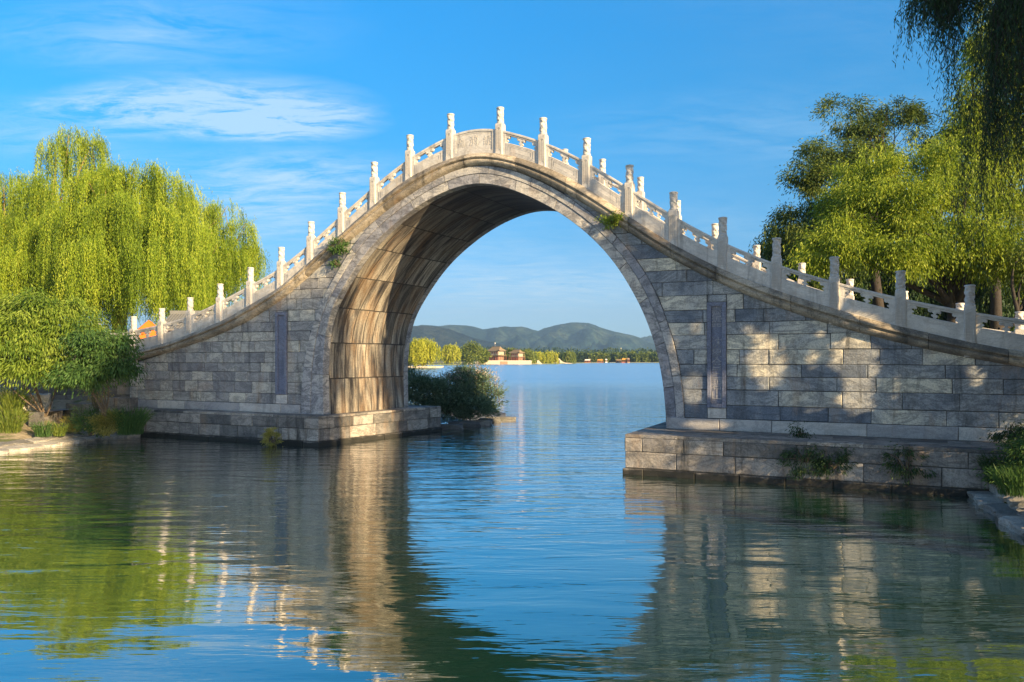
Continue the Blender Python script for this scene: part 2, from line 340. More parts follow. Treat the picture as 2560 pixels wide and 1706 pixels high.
INTR[0, 1] = INTR[-1, 1] = EXTR[0, 1] = EXTR[-1, 1] = ZP
BW = 5.35                                        # width of the bridge
AC = float(INTR[np.argmax(INTR[:, 1]), 0])
def on_arch(C, z, side):                         # u of an arch curve at height z, left or right of the crown
    i = int(np.argmax(C[:, 1])); q = C[:i+1] if side < 0 else C[i:][::-1]
    return float(np.interp(z, np.maximum.accumulate(q[:, 1]), q[:, 0]))
def inv_curve(C, z, side):
    i = int(np.argmax(C[1])); u, h = (C[0][:i+1], C[1][:i+1]) if side < 0 else (C[0][i:][::-1], C[1][i:][::-1])
    return float(np.interp(z, np.maximum.accumulate(h), u))

bridge = empty('arch_bridge', (0, 0, 0))
tag(bridge, 'high humpbacked marble arch bridge with a carved white balustrade spanning the water', 'bridge')

def area(p): return .5*sum(p[i-1][0]*p[i][1]-p[i][0]*p[i-1][1] for i in range(len(p)))
def clip(p, a, b):                               # keep the side left of a->b
    o = []
    f = lambda q: (b[0]-a[0])*(q[1]-a[1])-(b[1]-a[1])*(q[0]-a[0])
    for i in range(len(p)):
        q, r = p[i-1], p[i]; fq, fr = f(q), f(r)
        if (fq >= 0) != (fr >= 0): t = fq/(fq-fr); o.append((q[0]+(r[0]-q[0])*t, q[1]+(r[1]-q[1])*t))
        if fr >= 0: o.append(r)
    return o
def inset(p, d):
    o = []; n = len(p)
    for i in range(n):
        a, b, c = Vector(p[i-1]), Vector(p[i]), Vector(p[(i+1) % n])
        e1 = (b-a); e2 = (c-b)
        if e1.length < 1e-6 or e2.length < 1e-6: o.append(tuple(b)); continue
        n1 = Vector((-e1.y, e1.x)).normalized(); n2 = Vector((-e2.y, e2.x)).normalized()
        m = n1+n2; k = m.dot(n1)
        o.append(tuple(b+m*(d/max(k, .45))))
    return o
def block(mb, poly, to3, prot, depth=.05, gap=.008, bev=.016, tone=.5, rough=0.0):
    if len(poly) < 3: return
    if area(poly) < 0: poly = poly[::-1]
    if abs(area(poly)) < .012: return
    p0 = inset(poly, gap); p1 = inset(p0, bev)
    if area(p1) < .004: return
    n = len(poly); jr = lambda: random.uniform(-rough, rough)
    vs = [to3(u, z, -depth) for u, z in p0]+[to3(u+jr(), z+jr(), prot-bev*.6) for u, z in p0]+[to3(u, z, prot+jr()*.3) for u, z in p1]
    fs = []
    for k in range(2):
        for i in range(n):
            j = (i+1) % n; fs.append((k*n+i, k*n+j, (k+1)*n+j, (k+1)*n+i))
    fs.append(tuple(2*n+i for i in range(n)))
    mb.add(vs, fs, tone)
def course(mb, to3, z0, z1, A0, A1, B0, B1, lo, hi, seed, prot=.0, var=.006, rough=0.0, tone=None, holes=()):
    """a row of stones between a left line A0-A1 and a right line B0-B1 (u at z0, z1)."""
    rnd = random.Random(seed)
    u = min(A0, A1)-rnd.uniform(0, lo); end = max(B0, B1)
    while u < end:
        w = rnd.uniform(lo, hi); v = min(u+w, end+1)
        poly = [(u, z0), (v, z0), (v, z1), (u, z1)]
        poly = clip(poly, (A1, z1), (A0, z0)); poly = clip(poly, (B0, z0), (B1, z1)) if poly else poly
        for hu0, hu1, hz0, hz1 in holes:          # stones stop at a plaque
            if poly and z1 > hz0+.01 and z0 < hz1-.01 and v > hu0 and u < hu1:
                l = clip(poly, (hu0, 0), (hu0, 1)) ; r_ = clip(poly, (hu1, 1), (hu1, 0))
                if l: block(mb, l, to3, prot+rnd.uniform(-var, var), tone=rnd.random(), rough=rough)
                poly = r_
        if poly: block(mb, poly, to3, prot+rnd.uniform(-var, var), tone=rnd.random() if tone is None else tone+rnd.uniform(-.2, .2), rough=rough)
        u = v
front = lambda u, z, n: (u, -n, z)
back = lambda u, z, n: (u, BW+n, z)

# plaques
def quad_on_wall(pts): q = [onV(x, y) for x, y in pts]; us = [a for a, b in q]; zs = [b for a, b in q]; return min(us), max(us), min(zs), max(zs)
PR = quad_on_wall([(1770.6, 757), (1817.6, 757), (1766, 1018), (1814, 1022)]); PR = (PR[0]+.03, PR[1]-.02, PR[2]+.02, PR[3])
PL = quad_on_wall([(690, 781.6), (717.5, 783), (692, 984), (718, 987)])
UL, UR = -18.0, 22.0
ROW = .385
def spandrel(side, to3, seed, holes):
    mb = MB(); ms = MB()
    z = ZP+.34; k = 0; global ROWS; ROWS = [z]
    while z < 9:
        z1 = z+ROW*(1+.12*math.sin(k*1.7))
        ez0, ez1 = on_arch(EXTR, z, side), on_arch(EXTR, min(z1, EXTR[:, 1].max()-.01), side)
        if side < 0:
            a0 = max(UL+.42, inv_curve(CB, z, -1)); a1 = max(UL+.42, inv_curve(CB, z1, -1))
            if z1 < cb(UL)+.1: a0 = a1 = UL+.42
            if a0 > ez0: break
            course(mb, to3, z, z1, a0, a1, ez0, ez1, .5, 1.5, seed+k, holes=holes, var=.010, rough=.007)
        else:
            b0 = inv_curve(CB, z, 1); b1 = inv_curve(CB, z1, 1)
            if ez0 > b0: break
            course(mb, to3, z, z1, ez0, ez1, b0, b1, .7, 1.9, seed+k, holes=holes, var=.010, rough=.007)
        z = z1; k += 1; ROWS.append(z)
    # mortar plane behind the stones
    if side < 0: us = np.linspace(UL, on_arch(EXTR, ZP, -1)+.6, 60)
    else: us = np.linspace(on_arch(EXTR, ZP, 1)-.6, UR, 60)
    ii = int(np.argmax(EXTR[:, 1])); E = EXTR[:ii+1] if side < 0 else EXTR[ii:][::-1]
    # strip: for a ladder of heights from ZP up
    zs = np.linspace(ZP-.02, 8.6, 60); rows = []
    for zz_ in zs:
        e = on_arch(EXTR, min(zz_, EXTR[:, 1].max()), side)
        o = (UL if zz_ < cb(UL) else inv_curve(CB, zz_, -1)) if side < 0 else (UR if zz_ < cb(UR) else inv_curve(CB, zz_, 1))
        if (o > e) if side < 0 else (o < e): break
        rows.append((o, e, zz_))
    vs = []; fs = []
    for o, e, zz_ in rows: vs += [to3(o, zz_, -.022), to3(e-.1*side, zz_, -.022)]
    for i in range(len(rows)-1): fs.append((2*i, 2*i+1, 2*i+3, 2*i+2))
    ms.add(vs, fs); return mb, ms
for side, to3, sd, holes, mat in ((-1, front, 100, [PL], 'ashlar_warm'), (1, front, 200, [PR], 'ashlar'), (-1, back, 300, [], 'ashlar_warm'), (1, back, 400, [], 'ashlar')):
    mb, ms = spandrel(side, to3, sd, holes)
    w = mb.build('spandrel_wall', M[mat], bridge)
    ms.build('mortar_bed', M['mortar'], w)
# end pillar of the left wall, base courses
mb = MB()
for k, (z0, z1, w) in enumerate(((ZP+.34, 1.95, .42), (1.95, 2.62, .42), (2.62, 3.1, .42))):
    block(mb, [(UL, z0), (UL+.42, z0), (UL+.42, z1), (UL, z1)], front, .045, tone=.6+.1*k)
mb.build('corner_pillar', M['ashlar_warm'], bridge)
mb = MB(); z1 = ZP+.34
course(mb, front, ZP, z1, UL-1, UL-1, on_arch(EXTR, ZP, -1)+.02, on_arch(EXTR, z1, -1)+.0, 1.0, 2.1, 11, prot=.075, rough=.004)
mb.build('base_course', M['base_course'], bridge)
mb = MB()
course(mb, front, ZP, z1, on_arch(INTR, ZP, 1)+.02, on_arch(INTR, ZP, 1)+.02, UR, UR, 1.4, 2.6, 12, prot=.075, rough=.004)
mb.build('base_course', M['base_course'], bridge)
mb = MB()
course(mb, back, ZP, z1, UL, UL, on_arch(EXTR, ZP, -1), on_arch(EXTR, z1, -1), 1.0, 2.1, 13, prot=.075)
mb.build('base_course', M['base_course'], bridge); mb = MB()
course(mb, back, ZP, z1, on_arch(EXTR, ZP, 1), on_arch(EXTR, z1, 1), UR, UR, 1.0, 2.1, 14, prot=.075)
mb.build('base_course', M['base_course'], bridge)

# arch rings: two bands of voussoirs, near and far face
FR = .56
MIDC = INTR*(1-FR)+EXTR*FR
def sarc(C): return np.r_[0, np.cumsum(np.linalg.norm(np.diff(C, axis=0), axis=1))]
def ring(Ca, Cb, to3, prot, step, off, seed):
    mb = MB(); rnd = random.Random(seed); s = sarc(Ca); tot = s[-1]
    cuts = [0.0]; x = off
    while x < tot-.4: cuts.append(x); x += step*rnd.uniform(.85, 1.15)
    cuts.append(tot)
    P = lambda C, t: np.array([np.interp(t, s, C[:, 0]), np.interp(t, s, C[:, 1])])
    for a, b in zip(cuts[:-1], cuts[1:]):
        n = max(2, int((b-a)/.22)); ts = np.linspace(a+.008, b-.008, n+1); tone = rnd.random(); pr = prot+rnd.uniform(-.006, .006)
        base = len(mb.v); be = .012
        for t in ts:
            pa, pb = P(Ca, t), P(Cb, t); d = (pb-pa)/np.linalg.norm(pb-pa); ia, ib = pa+d*.004, pb-d*.004
            prof = [(ia, -.3), (ia, pr-be), (ia+d*be, pr), (ib-d*be, pr), (ib, pr-be), (ib, -.06)]
            mb.v += [to3(q[0], q[1], w) for q, w in prof]
        m = 6
        for i in range(n):
            for k in range(m-1): mb.f.append((base+i*m+k, base+i*m+k+1, base+(i+1)*m+k+1, base+(i+1)*m+k)); mb.t.append(tone)
        mb.f.append(tuple(base+k for k in range(m))); mb.f.append(tuple(base+n*m+k for k in range(m))); mb.t += [tone, tone]
    return mb
for to3, sd in ((front, 5), (back, 6)):
    ring(INTR, MIDC, to3, .030, 1.35, 1.45, sd).build('arch_ring', M['ring'], bridge)
    ring(MIDC, EXTR, to3, .045, 1.5, 1.7, sd+10).build('outer_arch_ring', M['ring'], bridge)
# vault
me = bpy.data.meshes.new('vault'); n = len(INTR); s = sarc(INTR); nv = 10
Cc = INTR.mean(axis=0); vs = []; uvs = []
for i in range(n):
    a = INTR[min(i+1, n-1)]-INTR[max(i-1, 0)]; nn = np.array([-a[1], a[0]])/np.linalg.norm(a)
    for k in range(nv+1):
        V = .02+(BW-.04)*k/nv; q = INTR[i]+nn*.012
        vs.append((q[0], V, q[1])); uvs.append((V, s[i]))
fs = [(i*(nv+1)+k, i*(nv+1)+k+1, (i+1)*(nv+1)+k+1, (i+1)*(nv+1)+k) for i in range(n-1) for k in range(nv)]
me.from_pydata(vs, [], fs); uvl = me.uv_layers.new(name='UVMap')
for lp in me.loops: uvl.data[lp.index].uv = uvs[lp.vertex_index]
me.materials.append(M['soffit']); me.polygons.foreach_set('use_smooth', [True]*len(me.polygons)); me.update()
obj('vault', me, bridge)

# string course (coping) that follows the hump, in long stones
PROF = [(-.02, -.04), (.05, .00), (.14, .10), (.19, .24), (.195, .36), (.165, .44), (.14, .48), (.145, .52), (.20, .545), (.225, .60), (.225, .68), (.20, .76), (.13, .93), (.10, 1.0), (-.34, 1.01)]
def coping(to3, seed, u0=-23.5, u1=22.5):
    mb = MB(); rnd = random.Random(seed); u = u0; cuts = [u0]
    while u < u1: u += rnd.uniform(1.5, 2.3)*(1/math.hypot(1, (ct(u+1)-ct(u-1))/2)); cuts.append(min(u, u1))
    for a, b in zip(cuts[:-1], cuts[1:]):
        if b-a < .05: continue
        n = max(2, int((b-a)/.2)); tone = rnd.random(); base = len(mb.v); m = len(PROF); dp = rnd.uniform(-.008, .008); dz = rnd.uniform(-.006, .006)
        for i in range(n+1):
            x = a+.007+(b-a-.014)*i/n; hb, ht = cb(x), ct(x)
            mb.v += [to3(x, hb+(ht-hb)*z_+dz, p_+dp) for p_, z_ in PROF]
        for i in range(n):
            for k in range(m-1): mb.f.append((base+i*m+k, base+i*m+k+1, base+(i+1)*m+k+1, base+(i+1)*m+k)); mb.t.append(tone)
        mb.f.append(tuple(base+k for k in range(m))); mb.f.append(tuple(base+n*m+k for k in range(m))); mb.t += [tone, tone]
    return mb
for to3, sd in ((front, 31), (back, 32)):
    o = coping(to3, sd).build('string_course', M['coping'], bridge); smooth_by_angle(o, 40)
    mb = MB(); vs = []; us = np.linspace(-23.5, 22.5, 200)
    for x in us: vs += [to3(x, cb(x)-.02, -.03), to3(x, ct(x)-.03, -.03)]
    mb.add(vs, [(2*i, 2*i+1, 2*i+3, 2*i+2) for i in range(199)]); mb.build('mortar_bed', M['mortar'], o)
# deck with shallow steps
mb = MB(); u = -23.5
while u < 22.5:
    v = u+.36; h = ct((u+v)/2)-.06; hn = ct((u+v)/2+.36)-.06; tn = random.random()
    mb.add([(u, .30, h), (v, .30, h), (v, BW-.30, h), (u, BW-.30, h)], [(0, 1, 2, 3)], tn)
    mb.add([(v, .30, h), (v, BW-.30, h), (v, BW-.30, hn), (v, .30, hn)], [(0, 1, 2, 3)], tn)
    u = v
mb.build('stepped_deck', M['deck'], bridge)

# ---- balustrade
CAPH, CAPR = .54, .122
def cap_mesh(seed, plainish=False):
    mb = MB(); ns, nz = 40, 46
    prof = [(.10, 0), (.112, .02), (.118, .04), (.105, .055), (.10, .07)]
    zs = [0, .012, .03, .045, .06, .075]+[.09+(CAPH-.14)*i/(nz-1) for i in range(nz)]+[CAPH-.04, CAPH-.025, CAPH-.01, CAPH-.002]
    for i, z in enumerate(zs):
        for k in range(ns):
            a = 2*math.pi*k/ns
            if z < .085: r = [.108, .122, .126, .122, .108, .104][i]
            elif z > CAPH-.05: r = {0: .126, 1: .127, 2: .118, 3: .098}[len(zs)-4-i if False else i-(len(zs)-4)]
            else:
                p = Vector((math.cos(a)*1.9, math.sin(a)*1.9, z*9+seed*7))
                w = noise.noise(p*1.3)+.5*noise.noise(p*2.9); sp = math.sin(3*a+z*30+seed+2.2*w)
                r = .106+.010*max(-1, min(1, sp*1.8))+.012*max(-.6, min(.6, w))
                if plainish: r = .112+(.006 if math.sin(z*40) > 0 else 0)
            mb.v.append((math.cos(a)*r, math.sin(a)*r, z))
    n = len(zs)
    for i in range(n-1):
        for k in range(ns):
            k2 = (k+1) % ns; mb.f.append((i*ns+k, i*ns+k2, (i+1)*ns+k2, (i+1)*ns+k)); mb.t.append(.5)
    c = len(mb.v); mb.v.append((0, 0, CAPH+.004))
    for k in range(ns): mb.f.append(((n-1)*ns+k, (n-1)*ns+(k+1) % ns, c)); mb.t.append(.5)
    me = mb.mesh('post_cap', M['marble'], True)
    return me
caps = [cap_mesh(i) for i in range(5)]; cap_plain = cap_mesh(9, True)
def rib(mb, pts, w, y0, y1):                     # a raised line of a relief on a face in the x-z plane
    n = len(pts); pts = [Vector(p) for p in pts]; b = len(mb.v)
    for i, p in enumerate(pts):
        d = (pts[min(i+1, n-1)]-pts[max(i-1, 0)]).normalized(); m = Vector((-d.y, d.x))*w/2
        for q, y in ((p-m, y0), (p-m*.5, y1), (p+m*.5, y1), (p+m, y0)): mb.v.append((q.x, y, q.y))
    for i in range(n-1):
        for k in range(3): mb.f.append((b+i*4+k, b+i*4+k+1, b+(i+1)*4+k+1, b+(i+1)*4+k)); mb.t.append(.5)
PH = .92                                        # visible height of a post body
def post_body():
    mb = MB(); h = .128; b = .014
    ring_ = [(-h+b, -h), (h-b, -h), (h, -h+b), (h, h-b), (h-b, h), (-h+b, h), (-h, h-b), (-h, -h+b)]
    base = 0; levels = [(-.32, 1), (PH-.035, 1), (PH-.02, .97), (PH, .9)]
    for z, s_ in levels: mb.v += [(x*s_, y*s_, z) for x, y in ring_]
    for i in range(3):
        for k in range(8): mb.f.append((i*8+k, i*8+(k+1) % 8, (i+1)*8+(k+1) % 8, (i+1)*8+k)); mb.t.append(.5)
    mb.f.append(tuple(24+k for k in range(8))); mb.t.append(.5)
    for w in (.088, .052, .02):
        z1 = PH-.14-(.088-w)*.9; pts = [(-w, .02+ (.088-w))]+[(-w*math.cos(a), z1-w+w*math.sin(a)*1.0) for a in np.linspace(0, math.pi, 9)]+[(w, .02+(.088-w))]
        for y in (-1, 1): rib(mb, pts, .015, y*(h-.001), y*(h+.011))
    return mb.mesh('balustrade_post', M['marble'])
pbody = post_body()
POSTS = [(334.6,791),(405,770.7),(475.7,743.6),(551,709.6),(626.7,668.6),(703.5,618),(778,554),(856,481.6),(936,405.7),(1025,338),(1126.7,285),(1250.7,268.6),(1358,295),(1467,345.7),(1574,413),(1684,480),(1807,543),(1941.6,595),(2086,642),(2251.4,677),(2424.4,712)]
PV = .03                                        # balustrade centre line sits just inside the wall face
pu = []
for x, y in POSTS:
    u_, z_ = onV(x, y, PV); pu.append((u_, z_))
step_r = pu[-1][0]-pu[-2][0]
pu.append((pu[-1][0]+step_r*1.0, ct(pu[-1][0]+step_r)+1.44)); pu.append((pu[-1][0]+step_r, ct(pu[-1][0]+step_r)+1.42)); pu.append((pu[-1][0]+step_r, ct(pu[-1][0]+step_r)+1.42))
pu.insert(0, (pu[0][0]-2.3, 4.65))
post_name = 'marble posts of the balustrade'
FAR = BW-.06
for row, V in ((0, PV), (1, FAR)):
    for i, (u_, z_) in enumerate(pu):
        zt = z_-.12*row
        o = obj('balustrade_post', pbody, bridge, (u_, V, zt-CAPH-PH), R(180)*row); o['group'] = post_name
        c = obj('post_cap', cap_plain if i <= 1 else caps[(i*3+row) % 5], o, (0, 0, PH-.005), R(37*i))

def outline_solid(mb, pts, P, v0, v1, bev=.012, tone=.5):
    """2-D outline (s,t) extruded between v0 and v1, with a bevelled front and back; P maps (s,t,v)."""
    if area(pts) < 0: pts = pts[::-1]
    n = len(pts); pin = inset(pts, bev*.8); lv = [(pin, v0), (pts, v0+bev), (pts, v1-bev), (pin, v1)]; b = len(mb.v)
    for q, v in lv: mb.v += [P(s_, t_, v) for s_, t_ in q]
    for k in range(3):
        for i in range(n): j = (i+1) % n; mb.f.append((b+k*n+i, b+k*n+j, b+(k+1)*n+j, b+(k+1)*n+i)); mb.t.append(tone)
    mb.f.append(tuple(b+i for i in range(n))); mb.f.append(tuple(b+3*n+i for i in range(n))); mb.t += [tone, tone]
CLOUD_R = [(0, 1.0), (.20, 1.0), (.225, .93), (.235, .84), (.225, .70), (.19, .62), (.15, .64), (.125, .72), (.10, .66), (.06, .58), (.04, .52), (.05, .46), (.105, .40), (.13, .30), (.105, .20), (.055, .14), (.04, .07), (.075, 0)]
def panel(ua, ub, V, zoff, name_panel=False, worn=False):
    """one balustrade panel between two posts; returns its slab object"""
    Lh = ub-ua
    def P(x, t, v): return (x, V+v, ct(x)+zoff+t*(rt(x)-ct(x)))
    th = .075
    slab = MB(); n = 14; us = np.linspace(ua, ub, n+1)
    TS, TR = .53, .82                            # top of the slab, foot of the rail
    if name_panel: TS = TR+.01
    def bar(mb, u0, u1, t0, t1, w, n=14, bev=.012):
        us = np.linspace(u0, u1, n+1); b = len(mb.v); bt = bev/(rt(us[0])-ct(us[0]))
        pr = [(-w+bev, t0), (-w, t0+bt), (-w, t1-bt), (-w+bev, t1), (w-bev, t1), (w, t1-bt), (w, t0+bt), (w-bev, t0)]
        for x in us: mb.v += [P(x, t, v) for v, t in pr]
        for i in range(n):
            for k in range(8): k2 = (k+1) % 8; mb.f.append((b+i*8+k, b+i*8+k2, b+(i+1)*8+k2, b+(i+1)*8+k)); mb.t.append(.5)
        mb.f.append(tuple(b+k for k in range(8))); mb.f.append(tuple(b+n*8+k for k in range(8))); mb.t += [.5, .5]
    bar(slab, ua, ub, -.12, TS, th)
    e = Lh*.085
    if name_panel:                                # framed field
        bar(slab, ua, ua+e, TS, 1.0, th+.012, 3); bar(slab, ub-e, ub, TS, 1.0, th+.012, 3)
        bar(slab, ua+e, ub-e, -.02, .16, th+.02); bar(slab, ua, ua+e, -.05, TS+.02, th+.02, 3); bar(slab, ub-e, ub, -.05, TS+.02, th+.02, 3)
    else:
        bar(slab, ua, ua+e, TS-.05, .985, th-.004, 3); bar(slab, ub-e, ub, TS-.05, .985, th-.004, 3)
        # carved nested rectangles on the slab
        for y in (-1, 1):
            for j, mgn in enumerate((.10, .16, .22)):
                uu0, uu1, t0, t1 = ua+Lh*mgn, ub-Lh*mgn, .07+j*.055, .49-j*.055
                pts2 = [(x, t0) for x in np.linspace(uu0, uu1, 8)]+[(x, t1) for x in np.linspace(uu1, uu0, 8)]+[(uu0, t0)]
                b = len(slab.v); m = len(pts2); w = .008
                for i, (x, t) in enumerate(pts2):
                    dt = w/(rt(x)-ct(x)); sgn = 1 if t == t1 else -1
                    slab.v += [P(x, t-dt, y*(th-.002)), P(x, t-dt*.4, y*(th+.007)), P(x, t+dt*.4, y*(th+.007)), P(x, t+dt, y*(th-.002))]
                for i in range(m-1):
                    for k in range(3): slab.f.append((b+i*4+k, b+i*4+k+1, b+(i+1)*4+k+1, b+(i+1)*4+k)); slab.t.append(.5)
    so_ = slab.build('balustrade_panel', M['marble'], bridge)
    rl = MB(); w = .085 if not name_panel else .09
    bar(rl, ua, ub, TR+.015, .90, w-.02); bar(rl, ua, ub, .90, 1.0, w)
    ro = rl.build('handrail', M['marble'], so_)
    if not name_panel:
        for c0, side in (((ua+ub)/2, 0), (ua+e, 1), (ub-e, -1)):
            half = [(p[0]*Lh*.50, TS+(TR+.02-TS)*p[1]) for p in CLOUD_R]
            if side == 0: pts = half+[(-a, b) for a, b in half[::-1]]; pts = [p for i, p in enumerate(pts) if i == 0 or abs(p[0]-pts[i-1][0])+abs(p[1]-pts[i-1][1]) > 1e-5]
            else: pts = [(side*a, b) for a, b in half]; pts[0] = (0, half[0][1]); pts.append((0, TS))
            # pts start duplicates at x=0 are fine for the centre piece
            if side == 0: pts = pts[:-1]
            mb = MB(); sc = 1.0
            PP = lambda s_, t_, v: P(c0+s_, t_, v)
            if area([(a, b*.8) for a, b in pts]) < 0: pts = pts[::-1]
            nn_ = len(pts); b = len(mb.v)
            ctr = (sum(p[0] for p in pts)/nn_, sum(p[1] for p in pts)/nn_)
            def ins(p, k):                       # gentle rounding towards the local middle line
                return ((p[0]*(1-k) if side == 0 else p[0]*(1-k)), p[1])
            lv = [(k, v) for k, v in ((.16, -.052), (0, -.03), (0, .03), (.16, .052))]
            for k, v in lv: mb.v += [PP(*ins(p, k), v) for p in pts]
            for k in range(3):
                for i in range(nn_): j = (i+1) % nn_; mb.f.append((b+k*nn_+i, b+k*nn_+j, b+(k+1)*nn_+j, b+(k+1)*nn_+i)); mb.t.append(.5)
            mb.f.append(tuple(b+i for i in range(nn_))); mb.f.append(tuple(b+3*nn_+i for i in range(nn_))); mb.t += [.5, .5]
            # scroll ribs
            if side == 0:
                for sx in (-1, 1):
                    sp = [(c0+sx*Lh*(.070+.036*(1-a/9)*math.cos(a)), .5, a) for a in np.linspace(0, 8, 20)]
                    pts3 = [Vector(P(c0+sx*Lh*(.070+.030*(1-a/9)*math.cos(a)), TS+(TR-TS)*(.78+.16*(1-a/9)*math.sin(a)), -.056)) for a in np.linspace(0, 8, 20)]
                    mb.tube(pts3, .009, 5)
            mb.build('cloud_baluster', M['marble'], so_)
    return so_
text_font = None
def glyphs(txt, size, mat, name, parent, to3, u, z, depth, vertical=False, step=None, prot=.006):
    cu = bpy.data.curves.new('t', 'FONT'); cu.body = txt; cu.size = size; cu.extrude = depth; cu.align_x = 'CENTER'; cu.resolution_u = 2; cu.offset = -.001
    t = bpy.data.objects.new('t', cu); COL.objects.link(t); dg = bpy.context.evaluated_depsgraph_get(); dg.update()
    me = bpy.data.meshes.new_from_object(t.evaluated_get(dg)); bpy.data.objects.remove(t)
    for v in me.vertices:
        x, y, w = v.co; v.co = to3(u+x, z+y, prot+w)
    me.materials.clear(); me.materials.append(mat)
    return obj(name, me, parent)
GP = 'carved panels of the balustrade'
for row, V in ((0, PV), (1, FAR)):
    for i in range(len(pu)-1):
        ua, ub = pu[i][0]+.118, pu[i+1][0]-.118
        nm = (row == 0 and i == 11)
        o = panel(ua, ub, V, -.10*row, name_panel=nm); o['group'] = GP
        if nm:
            NP = o; uc = (ua+ub)/2
            o['label'] = 'solid panel carved with three characters at the top of the bridge'
            for j, ch in enumerate('橋漪綉'):
                uu = uc+(j-1)*.52; zz_ = ct(uu)+.40*(rt(uu)-ct(uu))-.01
                glyphs(ch, .34, M['glyph'], 'carved_character', o, lambda a, b, n_: (a, V-.075-n_, b), uu, zz_, .006, prot=.003)
# plaques on the spandrels
def plaque(q, txt, seed):
    u0, u1, z0, z1 = q; mb = MB(); e = .11
    def bx(a, b, c, d, p0, p1, tone=.5): block(mb, [(a, c), (b, c), (b, d), (a, d)], front, p1, depth=-p0 if p0 < 0 else .03, gap=0, bev=.012, tone=tone)
    bx(u0+e, u1-e, z0+e, z1-e, -.03, -.004)
    bx(u0, u0+e, z0, z1, -.03, .055, .4); bx(u1-e, u1, z0, z1, -.03, .055, .45)
    bx(u0+e, u1-e, z0, z0+e, -.03, .055, .5); bx(u0+e, u1-e, z1-e, z1, -.03, .055, .42)
    o = mb.build('couplet_plaque', M['plaque'], bridge)
    if txt:
        h = (z1-z0-2*e-.1)/len(txt)
        for k, ch in enumerate(txt):
            if ch != ' ': glyphs(ch, min(h*1.15, .36), M['ring'], 'carved_character', o, front, (u0+u1)/2, z1-e-.02-h*(k+.82), .007, prot=.0)
    return o
o = plaque(PR, '霽露 沈象合三碧山', 1); o['label'] = 'blue grey upright plaque carved with a column of characters'
o = plaque(PL, '', 2); o['label'] = 'narrow blue grey plaque worn smooth, left of the arch'
# blank stone under the plaques
for q in (PR, PL):
    mb = MB(); block(mb, [(q[0], ZP+.345), (q[1], ZP+.345), (q[1], q[2]-.005), (q[0], q[2]-.005)], front, .01, tone=.8); mb.build('plaque_foot', M['base_course'], bridge)
    mb = MB(); zr = min(r for r in ROWS if r > q[3]+.02); block(mb, [(q[0], q[3]+.005), (q[1], q[3]+.005), (q[1], zr), (q[0], zr)], front, .0, tone=.4); mb.build('plaque_lintel', M['ashlar'], bridge)

# ---- plinths at the water
def plinth(poly, edges, seed, name):
    """poly: plan corners counter-clockwise; edges: indices of the edges that show their stones"""
    P = [Vector((*p, 0)) for p in poly]; n = len(P); mb = MB(); core = MB(); hts = [(-.9, -.02, .10), (-.02, .17, .055), (.175, .62, 0.0), (.625, .99, .012)]
    for e in range(n):
        a, b = P[e], P[(e+1) % n]; d = (b-a); Ln = d.length; d.normalize(); nr = Vector((d.y, -d.x, 0))
        to3 = lambda u, z, w, a=a, d=d, nr=nr: tuple(a+d*u+nr*w+Vector((0, 0, z)))
        if e in edges:
            for k, (z0, z1, pr) in enumerate(hts):
                course(mb, to3, z0, z1, -pr, -pr, Ln+pr, Ln+pr, .9, 1.9, seed*50+e*10+k, prot=pr, var=.012, rough=.008)
    # top slabs, slightly proud
    me_in = [(p.x, p.y) for p in P]
    if area(me_in) < 0: me_in = me_in[::-1]
    core.add([(x, y, -1.2) for x, y in inset(me_in, .03)]+[(x, y, ZP-.03) for x, y in inset(me_in, .03)],
             [(i, (i+1) % n, n+(i+1) % n, n+i) for i in range(n)]+[tuple(n+i for i in range(n))])
    o = mb.build(name, M['plinth'], bridge); core.build('mortar_bed', M['mortar'], o)
    tp = MB(); rnd = random.Random(seed)
    xs = [p[0] for p in me_in]; ys = [p[1] for p in me_in]; y = min(ys)
    rows = [min(ys), min(ys)+.62, min(ys)+1.25]
    while rows[-1] < max(ys): rows.append(rows[-1]+.7)
    for y0, y1 in zip(rows[:-1], rows[1:]):
        x = min(xs)-rnd.uniform(0, 1)
        while x < max(xs):
            w = rnd.uniform(.9, 1.8); q = [(x, y0), (x+w, y0), (x+w, y1), (x, y1)]
            for i in range(n):
                q = clip(q, me_in[i], me_in[(i+1) % n]) if q else q
            if q and len(q) >= 3: block(tp, q, lambda a, b, c: (a, b, ZP-.045+c), .045+rnd.uniform(-.004, .004), depth=.04, tone=rnd.random(), gap=.003, bev=.006)
            x += w
    tp.build('plinth_slab', M['plinth'], o)
    return o
q_l = onZ(362, 1091); q_c = onZ(796, 1117.6); q_b = onZ(1102, 1016, ZP); q_r = onZ(1563, 1186)
q_c = (q_c[0], q_c[1]); ub_ = on_arch(INTR, ZP, -1)
print('plinth corners', q_l, q_c, q_b, q_r, 'arch', INTR[0], INTR[-1], INTR[:, 1].max(), AC, 'plaques', PR, PL)
plinth([q_l, q_c, (q_b[0], q_b[1]), (UL-.5, q_b[1]), (UL-.5, q_l[1]+.1)], (0, 1, 4), 1, 'stone_plinth')
plinth([q_r, (UR, q_r[1]+.35), (UR, BW+1.1), (on_arch(INTR, ZP, 1)-.95, BW+1.1)], (0, 3), 2, 'stone_plinth')

